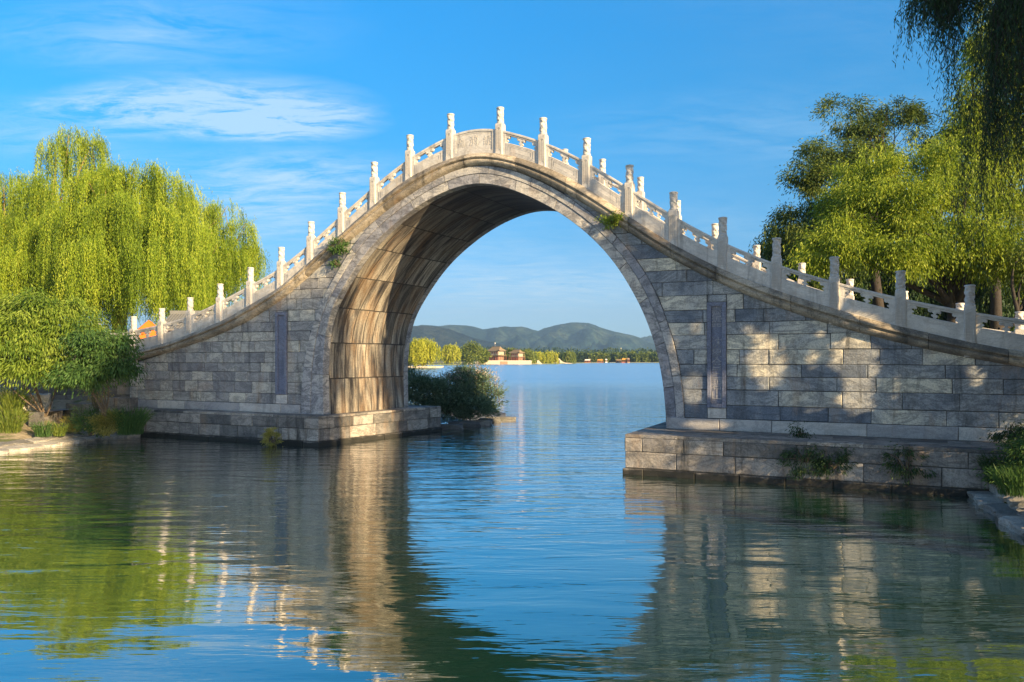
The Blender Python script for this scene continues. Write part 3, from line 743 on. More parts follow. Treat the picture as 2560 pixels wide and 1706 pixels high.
# ------------------------------------------------------------------ foliage builders
LIT = [(1914,893,50,66),(2036,1015,26,13),(2145,893,66,66),(2140,985,50,46),(2030,890,20,26),(2284,965,48,58),(2063,830,24,22),(2437,929,28,30),(2095,742,32,58),(2130,797,58,24),(2333,810,66,32),(2423,795,22,52),
       (1743,817,20,17),(1874,817,24,14),(1788,965,20,40),(1682,880,18,60),(1739,965,32,42),(1752,1060,60,14),(1700,1095,60,15),(1575,1090,26,26),(1545,487,62,52),(1443,535,80,40),(1480,560,40,30),(504,963,15,26),(1560,1040,30,16),(1380,455,60,26)]
def sun_gaps(P):
    """True for leaves that stay: the crowns of the bank willows have openings that let the low sun reach these places of the bridge"""
    s_ = P[:, 1]/SUN.y; U = P[:, 0]-s_*SUN.x; Z = P[:, 2]-s_*SUN.z
    dx, dy = U-CAMX, -CAMY; dep = -dx*sn+dy*cs; lat = dx*cs+dy*sn; ok = dep > 1
    px = 1280+FPX*lat/np.where(ok, dep, 1); py = HOR-(Z-CAMH)*FPX/np.where(ok, dep, 1); keep = np.ones(len(P), bool)
    wob = 1.25+.22*np.sin(px*.11)+.2*np.sin(py*.13+px*.05)
    for cx, cy, rx, ry in LIT:
        q = ((px-cx)/rx)**2+((py-cy)/ry)**2; keep &= ~((q < 1.0*wob) & ok)
    return keep
def leaf_mesh(name, P, D, Ln, Wd, tone, mat, kink=True):
    n = len(P); D = D/np.linalg.norm(D, axis=1, keepdims=True)
    r = RNG.normal(size=(n, 3)); S_ = np.cross(D, r); S_ /= np.linalg.norm(S_, axis=1, keepdims=True)
    Ln = np.broadcast_to(Ln, (n,))[:, None]; Wd = np.broadcast_to(Wd, (n,))[:, None]
    V = np.empty((n, 4, 3), np.float32)
    V[:, 0] = P; V[:, 1] = P+D*Ln*.45+S_*Wd*.5; V[:, 2] = P+D*Ln; V[:, 3] = P+D*Ln*.45-S_*Wd*.5
    me = bpy.data.meshes.new(name); me.vertices.add(n*4); me.vertices.foreach_set('co', V.ravel())
    me.loops.add(n*4); me.loops.foreach_set('vertex_index', np.arange(n*4, dtype=np.int32))
    me.polygons.add(n); me.polygons.foreach_set('loop_start', np.arange(0, n*4, 4, dtype=np.int32))
    try: me.polygons.foreach_set('loop_total', np.full(n, 4, np.int32))
    except Exception: pass
    a = me.attributes.new('tone', 'FLOAT', 'FACE'); a.data.foreach_set('value', np.clip(tone, 0, 1).astype(np.float32))
    me.materials.append(mat); me.update(); me.validate(); return me
def strands(lobes, n_clump, per, step, seed, spread=.35, curtains=22, twigs=None):
    """hanging willow switches. lobes: (centre, (rx,ry,rz), droop lo, hi, weight)."""
    rg = np.random.default_rng(seed); w = np.array([l[4] for l in lobes], float); w /= w.sum()
    PP, DD, TT = [], [], []; cur = {}
    for k in rg.choice(len(lobes), n_clump, p=w):
        c, r, lo, hi, _ = lobes[k]; c = np.array(c); r = np.array(r)
        if k not in cur: cur[k] = rg.normal(size=(curtains, 3))       # the switches hang in curtains with gaps between
        d = cur[k][rg.integers(curtains)]; d = d/np.linalg.norm(d)+rg.normal(size=3)*.11; d /= np.linalg.norm(d); d[2] = abs(d[2]) if rg.random() < .82 else d[2]
        rad = rg.uniform(.45, 1.0)**.5; p0 = c+d*r*rad; o = np.array([d[0], d[1], 0]); ton = rg.normal(.5, .24)
        Lc = rg.uniform(lo, hi); sway = rg.normal(size=2)*.05
        for j in range(per):
            p = p0+rg.normal(size=3)*spread*np.array([1, 1, 1.6]); Ls = Lc*rg.uniform(.6, 1.1); m = max(4, int(Ls/step)); s_ = np.linspace(0, Ls, m)+rg.uniform(0, step, m)
            q = np.empty((m, 3)); fall = .7*(1-np.exp(-s_*1.2))
            q[:, 0] = p[0]+o[0]*fall*.8+sway[0]*s_+rg.normal(size=m)*.03; q[:, 1] = p[1]+o[1]*fall*.8+sway[1]*s_+rg.normal(size=m)*.03
            q[:, 2] = p[2]+.25*np.sin(np.minimum(s_*1.5, 3.14))-s_*.93
            dd = rg.normal(size=(m, 3))*.34; dd[:, 2] -= 1.0
            PP.append(q); DD.append(dd); TT.append(ton+rg.normal(size=m)*.16)
            if twigs is not None: twigs.append(q[np.argsort(-q[:, 2])][::3])
    return np.vstack(PP), np.vstack(DD), np.concatenate(TT)
def clusters(lobes, n_cl, per, seed, size=.55, droop=.5, flat=.6, stray=.14):
    """twig clusters of leaves scattered through the outer half of every lobe; also returns the cluster centres"""
    rg = np.random.default_rng(seed); w = np.array([l[4] if len(l) > 4 else l[1][0]*l[1][1] for l in lobes], float); w /= w.sum()
    PP, DD, TT, CC = [], [], [], []; cur = {}
    for k in rg.choice(len(lobes), n_cl, p=w):
        c, r = np.array(lobes[k][0]), np.array(lobes[k][1])
        if k not in cur: cur[k] = rg.normal(size=(11, 3))              # boughs, with gaps between them
        d = cur[k][rg.integers(11)]; d = d/np.linalg.norm(d)+rg.normal(size=3)*.24; d /= np.linalg.norm(d)
        cc = c+d*r*(rg.uniform(.3, 1.0)**.6+max(0, rg.normal()*stray)); CC.append((cc, k)); m = int(per*rg.uniform(.5, 1.4)); s_ = size*rg.uniform(.6, 1.3)
        q = rg.normal(size=(m, 3))*np.array([1, 1, flat])*s_*.55
        rr = np.hypot(q[:, 0], q[:, 1]); q[:, 2] -= droop*rr**2*.8+droop*rg.uniform(0, 1, m)**2*s_
        dd = q*.9+rg.normal(size=(m, 3))*.45*s_+d*.3; dd[:, 2] -= droop*.6+.05
        PP.append(cc+q); DD.append(dd); TT.append(rg.normal(.48, .2)+rg.normal(size=m)*.17)
    return np.vstack(PP), np.vstack(DD), np.concatenate(TT), CC
def limb(mb, a, b, r0, r1, bow=.15, seed=0, n=7, k=6):
    rg = random.Random(seed); a = Vector(a); b = Vector(b); L_ = (b-a).length
    off = Vector((rg.uniform(-1, 1), rg.uniform(-1, 1), rg.uniform(.2, 1)))*L_*bow; pts = []
    for i in range(n+1):
        t = i/n; p = a.lerp(b, t)+off*math.sin(math.pi*t)+Vector((rg.uniform(-1, 1), rg.uniform(-1, 1), rg.uniform(-1, 1)))*L_*.012*(0 < i < n); pts.append(p)
    mb.tube(pts, [r0+(r1-r0)*(i/n)**.8 for i in range(n+1)], k); return pts
def tree_at(name, label, base, cat='tree', group=None):
    e = empty(name, base); return tag(e, label, cat, group)
def trunk_build(root, pts, r0, r1, mat, targets, seed, rl=.12, fork=.55, crownparts=True, twig=.018):
    """trunk along pts (local), limbs to the target points from places up the trunk"""
    mb = MB(); pts = [Vector(p) for p in pts]; m = len(pts)
    mb.tube(pts, [r0*(1.35 if i == 0 else 1)+(r1-r0)*i/(m-1) for i in range(m)], 10)
    rg = random.Random(seed)
    for i, t in enumerate(targets):
        f = fork+(1-fork)*rg.random(); x = f*(m-1); j = min(int(x), m-2); a = pts[j].lerp(pts[j+1], x-j)
        limb(mb, a, t, rl*rg.uniform(.6, 1.1), twig, .12, seed*31+i, 8, 6)
    return mb.build('trunk', mat, root, smooth=True)
def local(lobes, base):
    b = np.array(base); return [(np.array(l[0])-b,)+tuple(l[1:]) for l in lobes]
def lobepx(x, y, rx, rz, d, *rest, ry=None):
    """a crown lobe measured in the photograph and set at its distance d from the camera"""
    k = d/FPX; c = atd(x, d, y=y); return (tuple(c), (rx*k, (ry if ry else rx)*k, rz*k))+rest

# ------------------------------------------------------------------ water, banks, land
def water_mat():
    m, nt, p, o = newmat('lake_water')
    tc = N(nt, 'ShaderNodeTexCoord').outputs['Object']
    v = mapping(nt, tc, rot=(0, 0, -YAW), loc=(0, 0, 0))
    p.inputs['Base Color'].default_value = (.008, .050, .028, 1); p.inputs['Roughness'].default_value = .02; p.inputs['IOR'].default_value = 1.33
    gl = N(nt, 'ShaderNodeBsdfGlossy', ins={'Roughness': .015}); gl.inputs['Color'].default_value = (.97, .96, .97, 1)
    ly = N(nt, 'ShaderNodeLayerWeight', ins={'Blend': .5})
    water_rough = (p, gl)
    ms = N(nt, 'ShaderNodeMixShader'); L(nt, ramp(nt, ly.outputs['Facing'], [(0, g(.08)), (.55, g(.30)), (.8, g(.53)), (1, g(.92))]), ms.inputs[0]); L(nt, p.outputs[0], ms.inputs[1]); L(nt, gl.outputs[0], ms.inputs[2]); L(nt, ms.outputs[0], o.inputs[0])
    # distance from the near shore: calm pool in front, wind ripples on the open lake beyond the bridge
    sp = N(nt, 'ShaderNodeSeparateXYZ'); L(nt, v, sp.inputs[0])
    openw = mth(nt, 'MULTIPLY', mth(nt, 'ADD', sp.outputs[1], 14.0), 1/22., clamp=True)
    far = mth(nt, 'MULTIPLY', mth(nt, 'SUBTRACT', sp.outputs[1], 4.0), 1/90., clamp=True)
    rg_ = mth(nt, 'MULTIPLY_ADD', far, .19, .015)
    for q_ in water_rough: L(nt, rg_, q_.inputs['Roughness'])
    swell = noi(nt, mapping(nt, v, scale=(.16, .42, 1)), 1.0, 2, .5, .6)
    mid = noi(nt, mapping(nt, v, scale=(.55, 2.3, 1), loc=(3, 5, 0), rot=(0, 0, .12)), 1.0, 3, .6, .6)
    rip = noi(nt, mapping(nt, v, scale=(1.1, 5.5, 1), loc=(9, 2, 0), rot=(0, 0, -.06)), 1.0, 3, .55, .4)
    rip2 = noi(nt, mapping(nt, v, scale=(.22, 1.1, 1), loc=(1, 8, 0)), 1.0, 3, .6, .8)
    patch = ramp(nt, noi(nt, mapping(nt, v, scale=(.02, .08, 1)), 1.0, 4, .6, 1.0), [(.38, g(.25)), (.62, g(1))])
    h = mth(nt, 'MULTIPLY', swell, .056)
    chan = mth(nt, 'MULTIPLY', mth(nt, 'SUBTRACT', 1.0, mth(nt, 'MULTIPLY', mth(nt, 'ABSOLUTE', mth(nt, 'SUBTRACT', sp.outputs[0], .6)), .17), clamp=True), mth(nt, 'MULTIPLY', mth(nt, 'ADD', sp.outputs[1], 16.0), .12, clamp=True))
    h = mth(nt, 'ADD', h, mth(nt, 'MULTIPLY', mid, mth(nt, 'MULTIPLY_ADD', mth(nt, 'MAXIMUM', chan, openw), .044, .0065)))
    h = mth(nt, 'ADD', h, mth(nt, 'MULTIPLY', mth(nt, 'MULTIPLY', rip, mth(nt, 'ADD', mth(nt, 'MULTIPLY', openw, patch), .16)), .020))
    h = mth(nt, 'ADD', h, mth(nt, 'MULTIPLY', mth(nt, 'MULTIPLY', rip2, mth(nt, 'MULTIPLY', openw, patch)), .075))
    b = N(nt, 'ShaderNodeBump', ins={'Strength': 1.0, 'Distance': 1.0}); L(nt, h, b.inputs['Height']); L(nt, b.outputs[0], p.inputs['Normal']); L(nt, b.outputs[0], gl.inputs['Normal'])
    return m
M['water'] = water_mat()
mb = MB(); mb.add([(-1600, -150, 0), (1600, -150, 0), (1600, 1600, 0), (-1600, 1600, 0)], [(0, 1, 2, 3)])
tag(mb.build('water', M['water']), kind='structure')

def ground_mat(name, cols, grass=None, sc=.8):
    m, nt, p, o = newmat(name); tc = N(nt, 'ShaderNodeTexCoord').outputs['Object']
    a = noi(nt, tc, sc, 7, .65, .3); f = noi(nt, tc, sc*14, 5, .7)
    c = ramp(nt, a, [(.3, cols[0]), (.5, cols[1]), (.7, cols[2])]); c = mix(nt, c, ramp(nt, f, [(.3, g(.55)), (.65, g(1.2))]), .7, 'MULTIPLY')
    if grass: c = mix(nt, c, grass, ramp(nt, noi(nt, mapping(nt, tc, loc=(5, 2, 0)), sc*1.4, 6, .7, .5), [(.48, g(0)), (.58, g(.9))]))
    L(nt, c, p.inputs['Base Color']); p.inputs['Roughness'].default_value = .95
    b = N(nt, 'ShaderNodeBump', ins={'Strength': .8, 'Distance': .08}); L(nt, mth(nt, 'ADD', f, a), b.inputs['Height']); L(nt, b.outputs[0], p.inputs['Normal'])
    return m
M['earth'] = ground_mat('bank_earth', ((.20, .17, .12), (.36, .30, .21), (.48, .41, .29)), (.09, .12, .03))
M['land'] = ground_mat('park_ground', ((.10, .10, .04), (.18, .16, .08), (.26, .23, .13)), (.07, .10, .02), .3)
M['farland'] = ground_mat('far_ground', ((.12, .13, .05), (.22, .20, .10), (.34, .30, .18)), (.10, .14, .03), .02)
def strip(name, A, B, za, zb, mat, nu=60, nv=12, amp=.06, kind='structure', parent=None, bulge=0.0):
    def rs(C, n):
        C = np.array(C, float); s_ = np.r_[0, np.cumsum(np.linalg.norm(np.diff(C, axis=0), axis=1))]; t = np.linspace(0, 1, n)
        return t, s_/s_[-1], C
    t, sa, A_ = rs(A, nu+1); _, sb, B_ = rs(B, nu+1); mb = MB()
    for i in range(nu+1):
        a = [np.interp(t[i], sa, A_[:, k]) for k in (0, 1)]; b = [np.interp(t[i], sb, B_[:, k]) for k in (0, 1)]
        for j in range(nv+1):
            f = j/nv; x, y = a[0]+(b[0]-a[0])*f, a[1]+(b[1]-a[1])*f
            z = za+(zb-za)*(f**.8)+bulge*math.sin(math.pi*f)+amp*noise.noise(Vector((x*.9, y*.9, 3)))*(0 < j)
            mb.v.append((x, y, z))
    for i in range(nu):
        for j in range(nv): mb.f.append((i*(nv+1)+j, i*(nv+1)+j+1, (i+1)*(nv+1)+j+1, (i+1)*(nv+1)+j)); mb.t.append(.5)
    o = mb.build(name, mat, parent, smooth=True)
    return tag(o, kind=kind) if kind else o
shoreL = [onZ(364, 1089), onZ(300, 1093), onZ(230, 1100), onZ(130, 1114), onZ(0, 1133), (-16.2, -12), (-16.8, -30), (-18, -80)]
wallL = [(-18.0, .1), (-21.4, -1.1), (-26, -2.8), (-32, -6), (-38, -14), (-42, -30), (-50, -80)]
print('shoreL', shoreL)
strip('left_bank_ground', shoreL, wallL, -.25, 1.35, M['earth'], 120, 16, .10, bulge=.12)
strip('left_park_ground', wallL[::-1]+[(-18, .3), (-17.5, BW+.4), (-12, 7.2), (-24, 27), (-62, 80), (-150, 190)], [(-300, -80), (-300, -10), (-300, 40), (-300, 80), (-300, 140), (-260, 220), (-170, 230)], 3.0, 3.0, M['land'], 120, 10, .0)
strip('left_lake_shore', [(-9.5, 5.6), (-12, 7.6), (-24.5, 26), (-62.5, 79), (-151, 190)], [(-17.9, 5.5), (-14, 8), (-26, 27.5), (-64, 80), (-153, 191)], -.3, 3.01, M['earth'], 60, 8, .05)
shoreR = [(13.5, .6), (13.0, -1.0), (12.75, -2.2), (13.0, -4.2), (13.35, -6.2), (13.7, -9), (13.6, -14), (13.1, -19), (12.9, -24), (12.6, -40), (13, -90)]
strip('right_bank_ground', shoreR, [(22, .4), (22, -1), (22, -3), (22, -6), (22, -9), (22, -12), (22, -16), (22, -20), (22, -26), (23, -40), (24, -90)], -.25, 1.6, M['earth'], 100, 16, .08, bulge=.25)
strip('right_park_ground', [(21.9, -90), (21.9, -20), (21.9, .4)], [(200, -90), (200, -20), (200, .4)], 1.55, 2.2, M['land'], 40, 10, .0)
strip('right_park_ground', [(7.2, 6.6), (8, 30), (10, 80), (14, 150)], [(200, 6), (200, 30), (200, 80), (200, 150)], 2.4, 2.4, M['land'], 40, 20, .0)
strip('right_lake_shore', [(6.2, 6.4), (7.2, 30), (9, 80), (13, 150)], [(7.3, 6.6), (8.1, 30), (10.1, 80), (14.1, 150)], -.3, 2.41, M['earth'], 40, 6, .0)

# retaining wall of the left park, with a stone coping
def polywall(name, path, z0, z1, mat, seed, label, cat='wall'):
    mb = MB(); core = MB()
    for i in range(len(path)-1):
        a, b = Vector((*path[i], 0)), Vector((*path[i+1], 0)); d = (b-a); Ln = d.length; d.normalize(); nr = Vector((d.y, -d.x, 0))
        if nr.y > 0 and abs(nr.y) > abs(nr.x): nr = -nr
        elif abs(nr.x) >= abs(nr.y) and nr.x < 0: nr = -nr
        to3 = lambda u, z, w, a=a, d=d, nr=nr: tuple(a+d*u+nr*w+Vector((0, 0, z)))
        z = z0; k = 0
        while z < z1-.1:
            zt = min(z+.36, z1); course(mb, to3, z, zt, 0, 0, Ln, Ln, .6, 1.4, seed+i*13+k, prot=.0, var=.012, rough=.008); z = zt; k += 1
        core.add([to3(0, z0, -.03), to3(Ln, z0, -.03), to3(Ln, z1, -.03), to3(0, z1, -.03)], [(0, 1, 2, 3)])
        course(mb, to3, z1, z1+.14, 0, 0, Ln, Ln, 1.2, 2.0, seed+77, prot=.08, var=.006)
    o = mb.build(name, mat); core.build('mortar_bed', M['mortar'], o); return tag(o, label, cat)
polywall('retaining_wall', [(-42, -30), (-38, -14), (-32, -6), (-26, -2.8), (-21.4, -1.1), (-18.05, .12)], .5, 3.0, M['retain'], 900, 'dark grey stone retaining wall running left from the end of the bridge')

# rough flat stones along the left water's edge
def rock(mb_or_name, c, sx, sy, sz, seed, mat, name='edging_stone', rz=None, parent=None):
    rg = random.Random(seed); bm = bmesh.new(); bmesh.ops.create_icosphere(bm, subdivisions=3, radius=1)
    for v in bm.verts:
        p = v.co; n_ = noise.noise(p*1.3+Vector((seed, 0, 0)))+.5*noise.noise(p*3+Vector((0, seed, 0)))
        q = Vector((max(-.72, min(.72, p.x)), max(-.72, min(.72, p.y)), max(-.6, min(.6, p.z))))*1.3
        v.co = Vector((q.x*sx, q.y*sy, q.z*sz))*(1+.22*n_)
    me = bpy.data.meshes.new(name); bm.to_mesh(me); bm.free(); a = me.attributes.new('tone', 'FLOAT', 'FACE'); a.data.foreach_set('value', [rg.random()]*len(me.polygons))
    me.materials.append(mat); return obj(name, me, parent, c, rg.uniform(0, 6) if rz is None else rz)
def along(C, t):
    C = np.array(C); s_ = np.r_[0, np.cumsum(np.linalg.norm(np.diff(C, axis=0), axis=1))]; return np.array([np.interp(t, s_, C[:, 0]), np.interp(t, s_, C[:, 1])]), s_[-1]
rg = random.Random(5); t = .1; k = 0
while t < 17:
    w = rg.uniform(.45, .95); p, _ = along(shoreL, t+w/2); p2, _ = along(shoreL, t+w/2+.05); d = p2-p; an = math.atan2(d[1], d[0]); nrm = np.array([-d[1], d[0]])/np.linalg.norm(d)
    if nrm[0] > 0 or (abs(nrm[0]) < .3 and nrm[1] < 0): nrm = -nrm
    for row in range(2):
        q = p+nrm*(.02+row*.50+rg.uniform(-.06, .06))
        o = rock(None, (q[0], q[1], .03+row*.12+rg.uniform(-.02, .02)), w*.53, .27, .11, 40+k, M['rubble'], rz=an+rg.uniform(-.2, .2)); o.rotation_euler[0] = -.15
        tag(o, 'flat grey stone in the broken edging of the left bank', 'stone', 'edging stones of the left bank'); k += 1
    t += w
rg = random.Random(6); t = 1.8
while t < 10.5:
    w = rg.uniform(.35, .8); p, _ = along(shoreR, t+w/2)
    for row in range(2):
        o = rock(None, (p[0]+.05+row*.42+rg.uniform(-.06, .06), p[1], .05+row*.17), .26, w*.55, .12, 140+k, M['rubble'], rz=rg.uniform(-.3, .3)); k += 1
        tag(o, 'rough pale stone at the water edge of the right bank', 'stone', 'edging stones of the right bank')
    t += w
# stone kerb line on the left bank above the slope
kp = [onZ(80, 1040, .95), onZ(170, 1022, 1.1), onZ(250, 1016, 1.2), onZ(330, 1013, 1.25)]
mb = MB(); rnd = random.Random(3)
for i in range(len(kp)-1):
    a, b = Vector((*kp[i], 0)), Vector((*kp[i+1], 0)); n_ = 2
    for j in range(n_):
        p, q = a.lerp(b, j/n_), a.lerp(b, (j+1)/n_); d = (q-p).normalized(); nr = Vector((d.y, -d.x, 0))
        if nr.y > 0: nr = -nr
        to3 = lambda u, z, w, p=p, d=d, nr=nr: tuple(p+d*u+nr*w+Vector((0, 0, z)))
        zb = .55+.22*i; block(mb, [(0, zb), ((q-p).length, zb), ((q-p).length, zb+.55), (0, zb+.55)], to3, .15, depth=.5, tone=rnd.random(), rough=.02)
tag(mb.build('bank_kerb', M['plinth']), 'low line of worn kerb stones across the left bank slope', 'kerb')
# spit of stone behind the left plinth
sp_ = [onZ(1080, 1068), onZ(1180, 1063), onZ(1262, 1050), onZ(1258, 1042), onZ(1130, 1040), (-12, 7.5)]
mb = MB(); s3 = [(x, y) for x, y in sp_]
strip('spit_ground', [onZ(1085, 1070), onZ(1150, 1066), onZ(1215, 1059), onZ(1258, 1051), onZ(1264, 1046)], [(-14, 7), onZ(1090, 1030), onZ(1150, 1032), onZ(1220, 1036), onZ(1264, 1043)], -.2, .22, M['retain'], 50, 10, .10, bulge=.08)
for i, (x, y, s_, lb) in enumerate(((1250, 1047, .55, 'dark rock at the very tip of the low stone spit'), (1225, 1051, .4, 'smallest rock of the spit, just behind the tip'), (1195, 1056, .5, 'middle rock of the low stone spit in front of the bush'), (1160, 1060, .55, 'long flat rock of the spit left of the middle one'), (1120, 1066, .5, 'rock of the spit that touches the corner of the left plinth'))):
    c = onZ(x, y, .12); o = rock(None, (c[0], c[1], .08), s_*1.4, s_*.5, .17, 300+i, M['retain'], 'spit_stone', rz=YAW)
    tag(o, lb, 'rock', 'rocks along the spit')

# ------------------------------------------------------------------ left bank: shrubs, grasses, garden rocks
def grass_clump(name, label, base, h, rad, n, mat, seed, cat='grass clump', group=None, lean=.35, w=.018, plume=False):
    rg = np.random.default_rng(seed); P, D, T, Ln = [], [], [], []
    seg = 4
    for i in range(n):
        a = rg.uniform(0, 6.28); r = rad*.45*rg.random()**.6; p = np.array([math.cos(a)*r, math.sin(a)*r, -.05]); out_ = np.array([math.cos(a), math.sin(a), 0])*lean*rg.uniform(.4, 1.6)+rg.normal(size=3)*.12
        hh = h*rg.uniform(.55, 1.1); d = np.array([0, 0, 1.])+out_*.3; tn = rg.normal(.5, .2)
        for s_ in range(seg):
            d = d/np.linalg.norm(d); P.append(p.copy()); D.append(d.copy()); T.append(tn); Ln.append(hh/seg*1.25); p = p+d*hh/seg; d = d+out_*.35+np.array([0, 0, -.16*s_])
    me = leaf_mesh(name, np.array(P), np.array(D), np.array(Ln), w, np.array(T), mat)
    o = obj(name, me, None, base); return tag(o, label, cat, group)
def leafy_shrub(name, label, base, lobes, n_cl, per, mat, seed, leaf=(.11, .035), size=.3, droop=.3, stem=True, cat='shrub', group=None, bark='bark'):
    """lobes in world coordinates"""
    root = tree_at(name, label, base, cat, group); lo = local(lobes, base)
    P, D, T, CC = clusters(lo, n_cl, per, seed, size, droop, stray=.34 if n_cl > 200 else .2)
    rg = np.random.default_rng(seed)
    obj('foliage', leaf_mesh('foliage', P, D, leaf[0]*rg.uniform(.7, 1.3, len(P)), leaf[1], T, mat), root)
    if stem:
        mb = MB(); rr = random.Random(seed)
        for i, (c, k) in enumerate(rr.sample(CC, min(len(CC), 7))): limb(mb, (rr.uniform(-.05, .05), rr.uniform(-.05, .05), -.1), c, .04, .008, .12, seed+i, 6, 5)
        mb.build('stems', M[bark], root)
    return root
# bright feathery shrub and the darker one in front of the wall end
b = atd(112, 30.5, z=1.0)
leafy_shrub('feathery_shrub', 'large bright green feathery shrub leaning over the left bank wall', b,
    [lobepx(30, 775, 60, 34, 30.5), lobepx(110, 762, 55, 30, 30), lobepx(165, 800, 60, 40, 30), lobepx(60, 840, 90, 50, 29.6), lobepx(150, 880, 70, 50, 29.5), lobepx(10, 885, 60, 36, 29.4), lobepx(90, 915, 56, 24, 29.3), lobepx(150, 915, 40, 20, 29.3), lobepx(70, 745, 26, 18, 30.3), lobepx(185, 770, 24, 18, 30.2), lobepx(-60, 840, 95, 80, 30), lobepx(215, 800, 36, 26, 30.2), lobepx(-20, 760, 50, 30, 30.4)],
    640, 60, M['locust'], 21, (.17, .042), .36, .7)
b = atd(262, 29.5, z=1.1)
leafy_shrub('dark_shrub', 'dark green rounded shrub hiding the left end of the bridge parapet', b,
    [lobepx(235, 835, 44, 34, 29.3), lobepx(285, 865, 40, 36, 29.2), lobepx(225, 890, 60, 40, 29), lobepx(290, 915, 40, 30, 29), lobepx(230, 930, 44, 18, 28.9), lobepx(170, 935, 36, 14, 28.9), lobepx(300, 845, 16, 14, 29.2), lobepx(335, 905, 12, 12, 29.1), lobepx(318, 925, 22, 24, 29.1), lobepx(322, 880, 16, 14, 29.1), lobepx(180, 830, 30, 24, 29.4)],
    360, 56, M['shrub'], 22, (.16, .044), .32, .7)
leafy_shrub('bare_shrub', 'thin straw coloured plant standing against the retaining wall', atd(243, 31, z=1.15), [lobepx(243, 975, 26, 24, 31)], 30, 20, M['straw'], 23, (.10, .02), .25, .1, cat='plant')
for i, (x, y, h, rad, n_, mt, lb) in enumerate((
    (22, 1085, .95, .9, 420, 'grass', 'tall light green grass clump at the far left of the bank'),
    (28, 1040, 1.25, .8, 420, 'grass', 'tall arching green grass beside the pale garden rocks'),
    (78, 1035, .8, .7, 320, 'straw', 'straw yellow grass clump below the pale garden rocks'),
    (108, 1090, .6, .6, 260, 'shrub', 'short grey green tuft near the edging of the left bank'),
    (148, 1088, .5, .45, 200, 'grass', 'small yellowish tuft beside the grey green tuft'),
    (185, 1078, .65, .5, 260, 'straw', 'feathery yellow tuft left of the leafy green clump'))):
    z = {22: .35, 28: .95, 78: .95, 108: .3, 148: .3, 185: .35}[x]; c = onZ(x, y, z)
    grass_clump('grass_clump', lb, (c[0], c[1], z), h, rad, n_, M[mt], 60+i, group='grass clumps on the left bank')
def bank_bush(x, y, z, r, h, mat, seed, label, leaf=(.10, .02)):
    c = onZ(x, y, z); k = .0155
    leafy_shrub('bank_bush', label, (c[0], c[1], z), [((c[0], c[1], z+h*.45), (r, r*.8, h*.45)), ((c[0]+r*.4, c[1], z+h*.3), (r*.7, r*.6, h*.3))], 90, 60, M[mat], seed, leaf, .2, -.1, group='bushes at the foot of the bridge')
bank_bush(228, 1082, .35, .62, 1.0, 'shrub', 71, 'leafy mid green bush on the left bank edging')
bank_bush(265, 1082, .35, .5, .95, 'straw', 72, 'yellow green bush between two darker ones on the left bank')
c = onZ(325, 1078, .4)
grass_clump('grass_clump', 'dark green rushy clump against the corner of the left plinth', (c[0], c[1], .3), 1.05, 1.0, 620, M['shrub'], 73, group='grass clumps on the left bank')
c = onZ(682, 1110, .1)
leafy_shrub('yellow_weed', 'yellow orange weed growing at the water line of the left plinth', (c[0], c[1], 0), [((c[0], c[1]-.02, .30), (.28, .16, .26))], 42, 40, M['straw'], 74, (.09, .02), .12, -.1, cat='plant')
for i, (x, y, z, sx, sz, lb) in enumerate(((20, 990, 1.5, .95, .55, 'large pale folded garden rock at the left edge of the picture'), (-55, 985, 1.5, 1.0, .7, 'pale garden rock left of the picture edge'), (85, 990, 1.4, .55, .42, 'rounded pale garden rock beside the shrub trunk'), (95, 1008, 1.2, .4, .28, 'small pale garden rock in front of the others'), (62, 1000, 1.25, .35, .3, 'pale pitted garden rock between the larger rocks'))):
    p = atd(x, 31.5, z=z); tag(rock(None, p, sx, .45, sz, 500+i, M['white_rock'], 'garden_rock'), lb, 'rock', 'pale garden rocks on the left bank')
p = atd(-40, 33.5, z=0)
# plants on the bridge itself
def tuft(name, label, x, y, r, seed, mat='shrub', V=-.2, n=36, leaf=(.07, .03)):
    u, z = onV(x, y, V); leafy_shrub(name, label, (u, V, z), [((u, V, z), (r, .18, r*.8))], n, 36, M[mat], seed, leaf, .14, .5, cat='plant')
tuft('wall_plant', 'green plant rooted in the joint above the left side of the arch', 846, 612, .36, 81, 'shrub', -.22, 40)
tuft('wall_plant', 'small trailing weed on the left arch ring under the larger plant', 843, 655, .16, 82, 'shrub', -.1, 12)
tuft('wall_plant', 'light green plant in the joint above the right side of the arch', 1532, 549, .27, 83, 'locust', -.24, 34)
for i, (x, y, r, V, lb) in enumerate(((2000, 1078, .22, -.95, 'sparse dark weed standing on the right plinth'), (2010, 1145, .50, q_r[1]-.02, 'dark creeping weed hanging on the face of the right plinth'), (2085, 1160, .38, q_r[1]-.02, 'second dark weed on the face of the right plinth, just right of the first'), (2265, 1160, .45, q_r[1]+.06, 'dark weed near the right end of the plinth face'), (2530, 1085, .32, -1.0, 'thin weed at the foot of the wall at the right edge'))):
    tuft('plinth_weed', lb, x, y, r, 90+i, 'willow_dark_shade', V, 40 if i else 12, (.08, .024))
def rb(x, y, z): c = onZ(x, y, z); return (c[0], c[1], z)
for i, (p, h, rad, lb) in enumerate(((rb(2515, 1205, .4), .7, .9, 'dark green grass clump where the right bank meets the plinth'), (rb(2550, 1235, .5), .6, .8, 'lush grass clump on the right bank beside the pale stones'), ((13.9, -1.4, .5), .9, .9, 'grass clump behind the front tufts of the right bank'), ((14.6, -4.4, .9), 1.0, 1.0, 'tall grass at the right edge of the picture'))):
    grass_clump('grass_clump', lb, p, h, rad, 520, M['willow_dark_shade' if i != 1 else 'shrub'], 120+i, group='grass clumps on the right bank', w=.016)

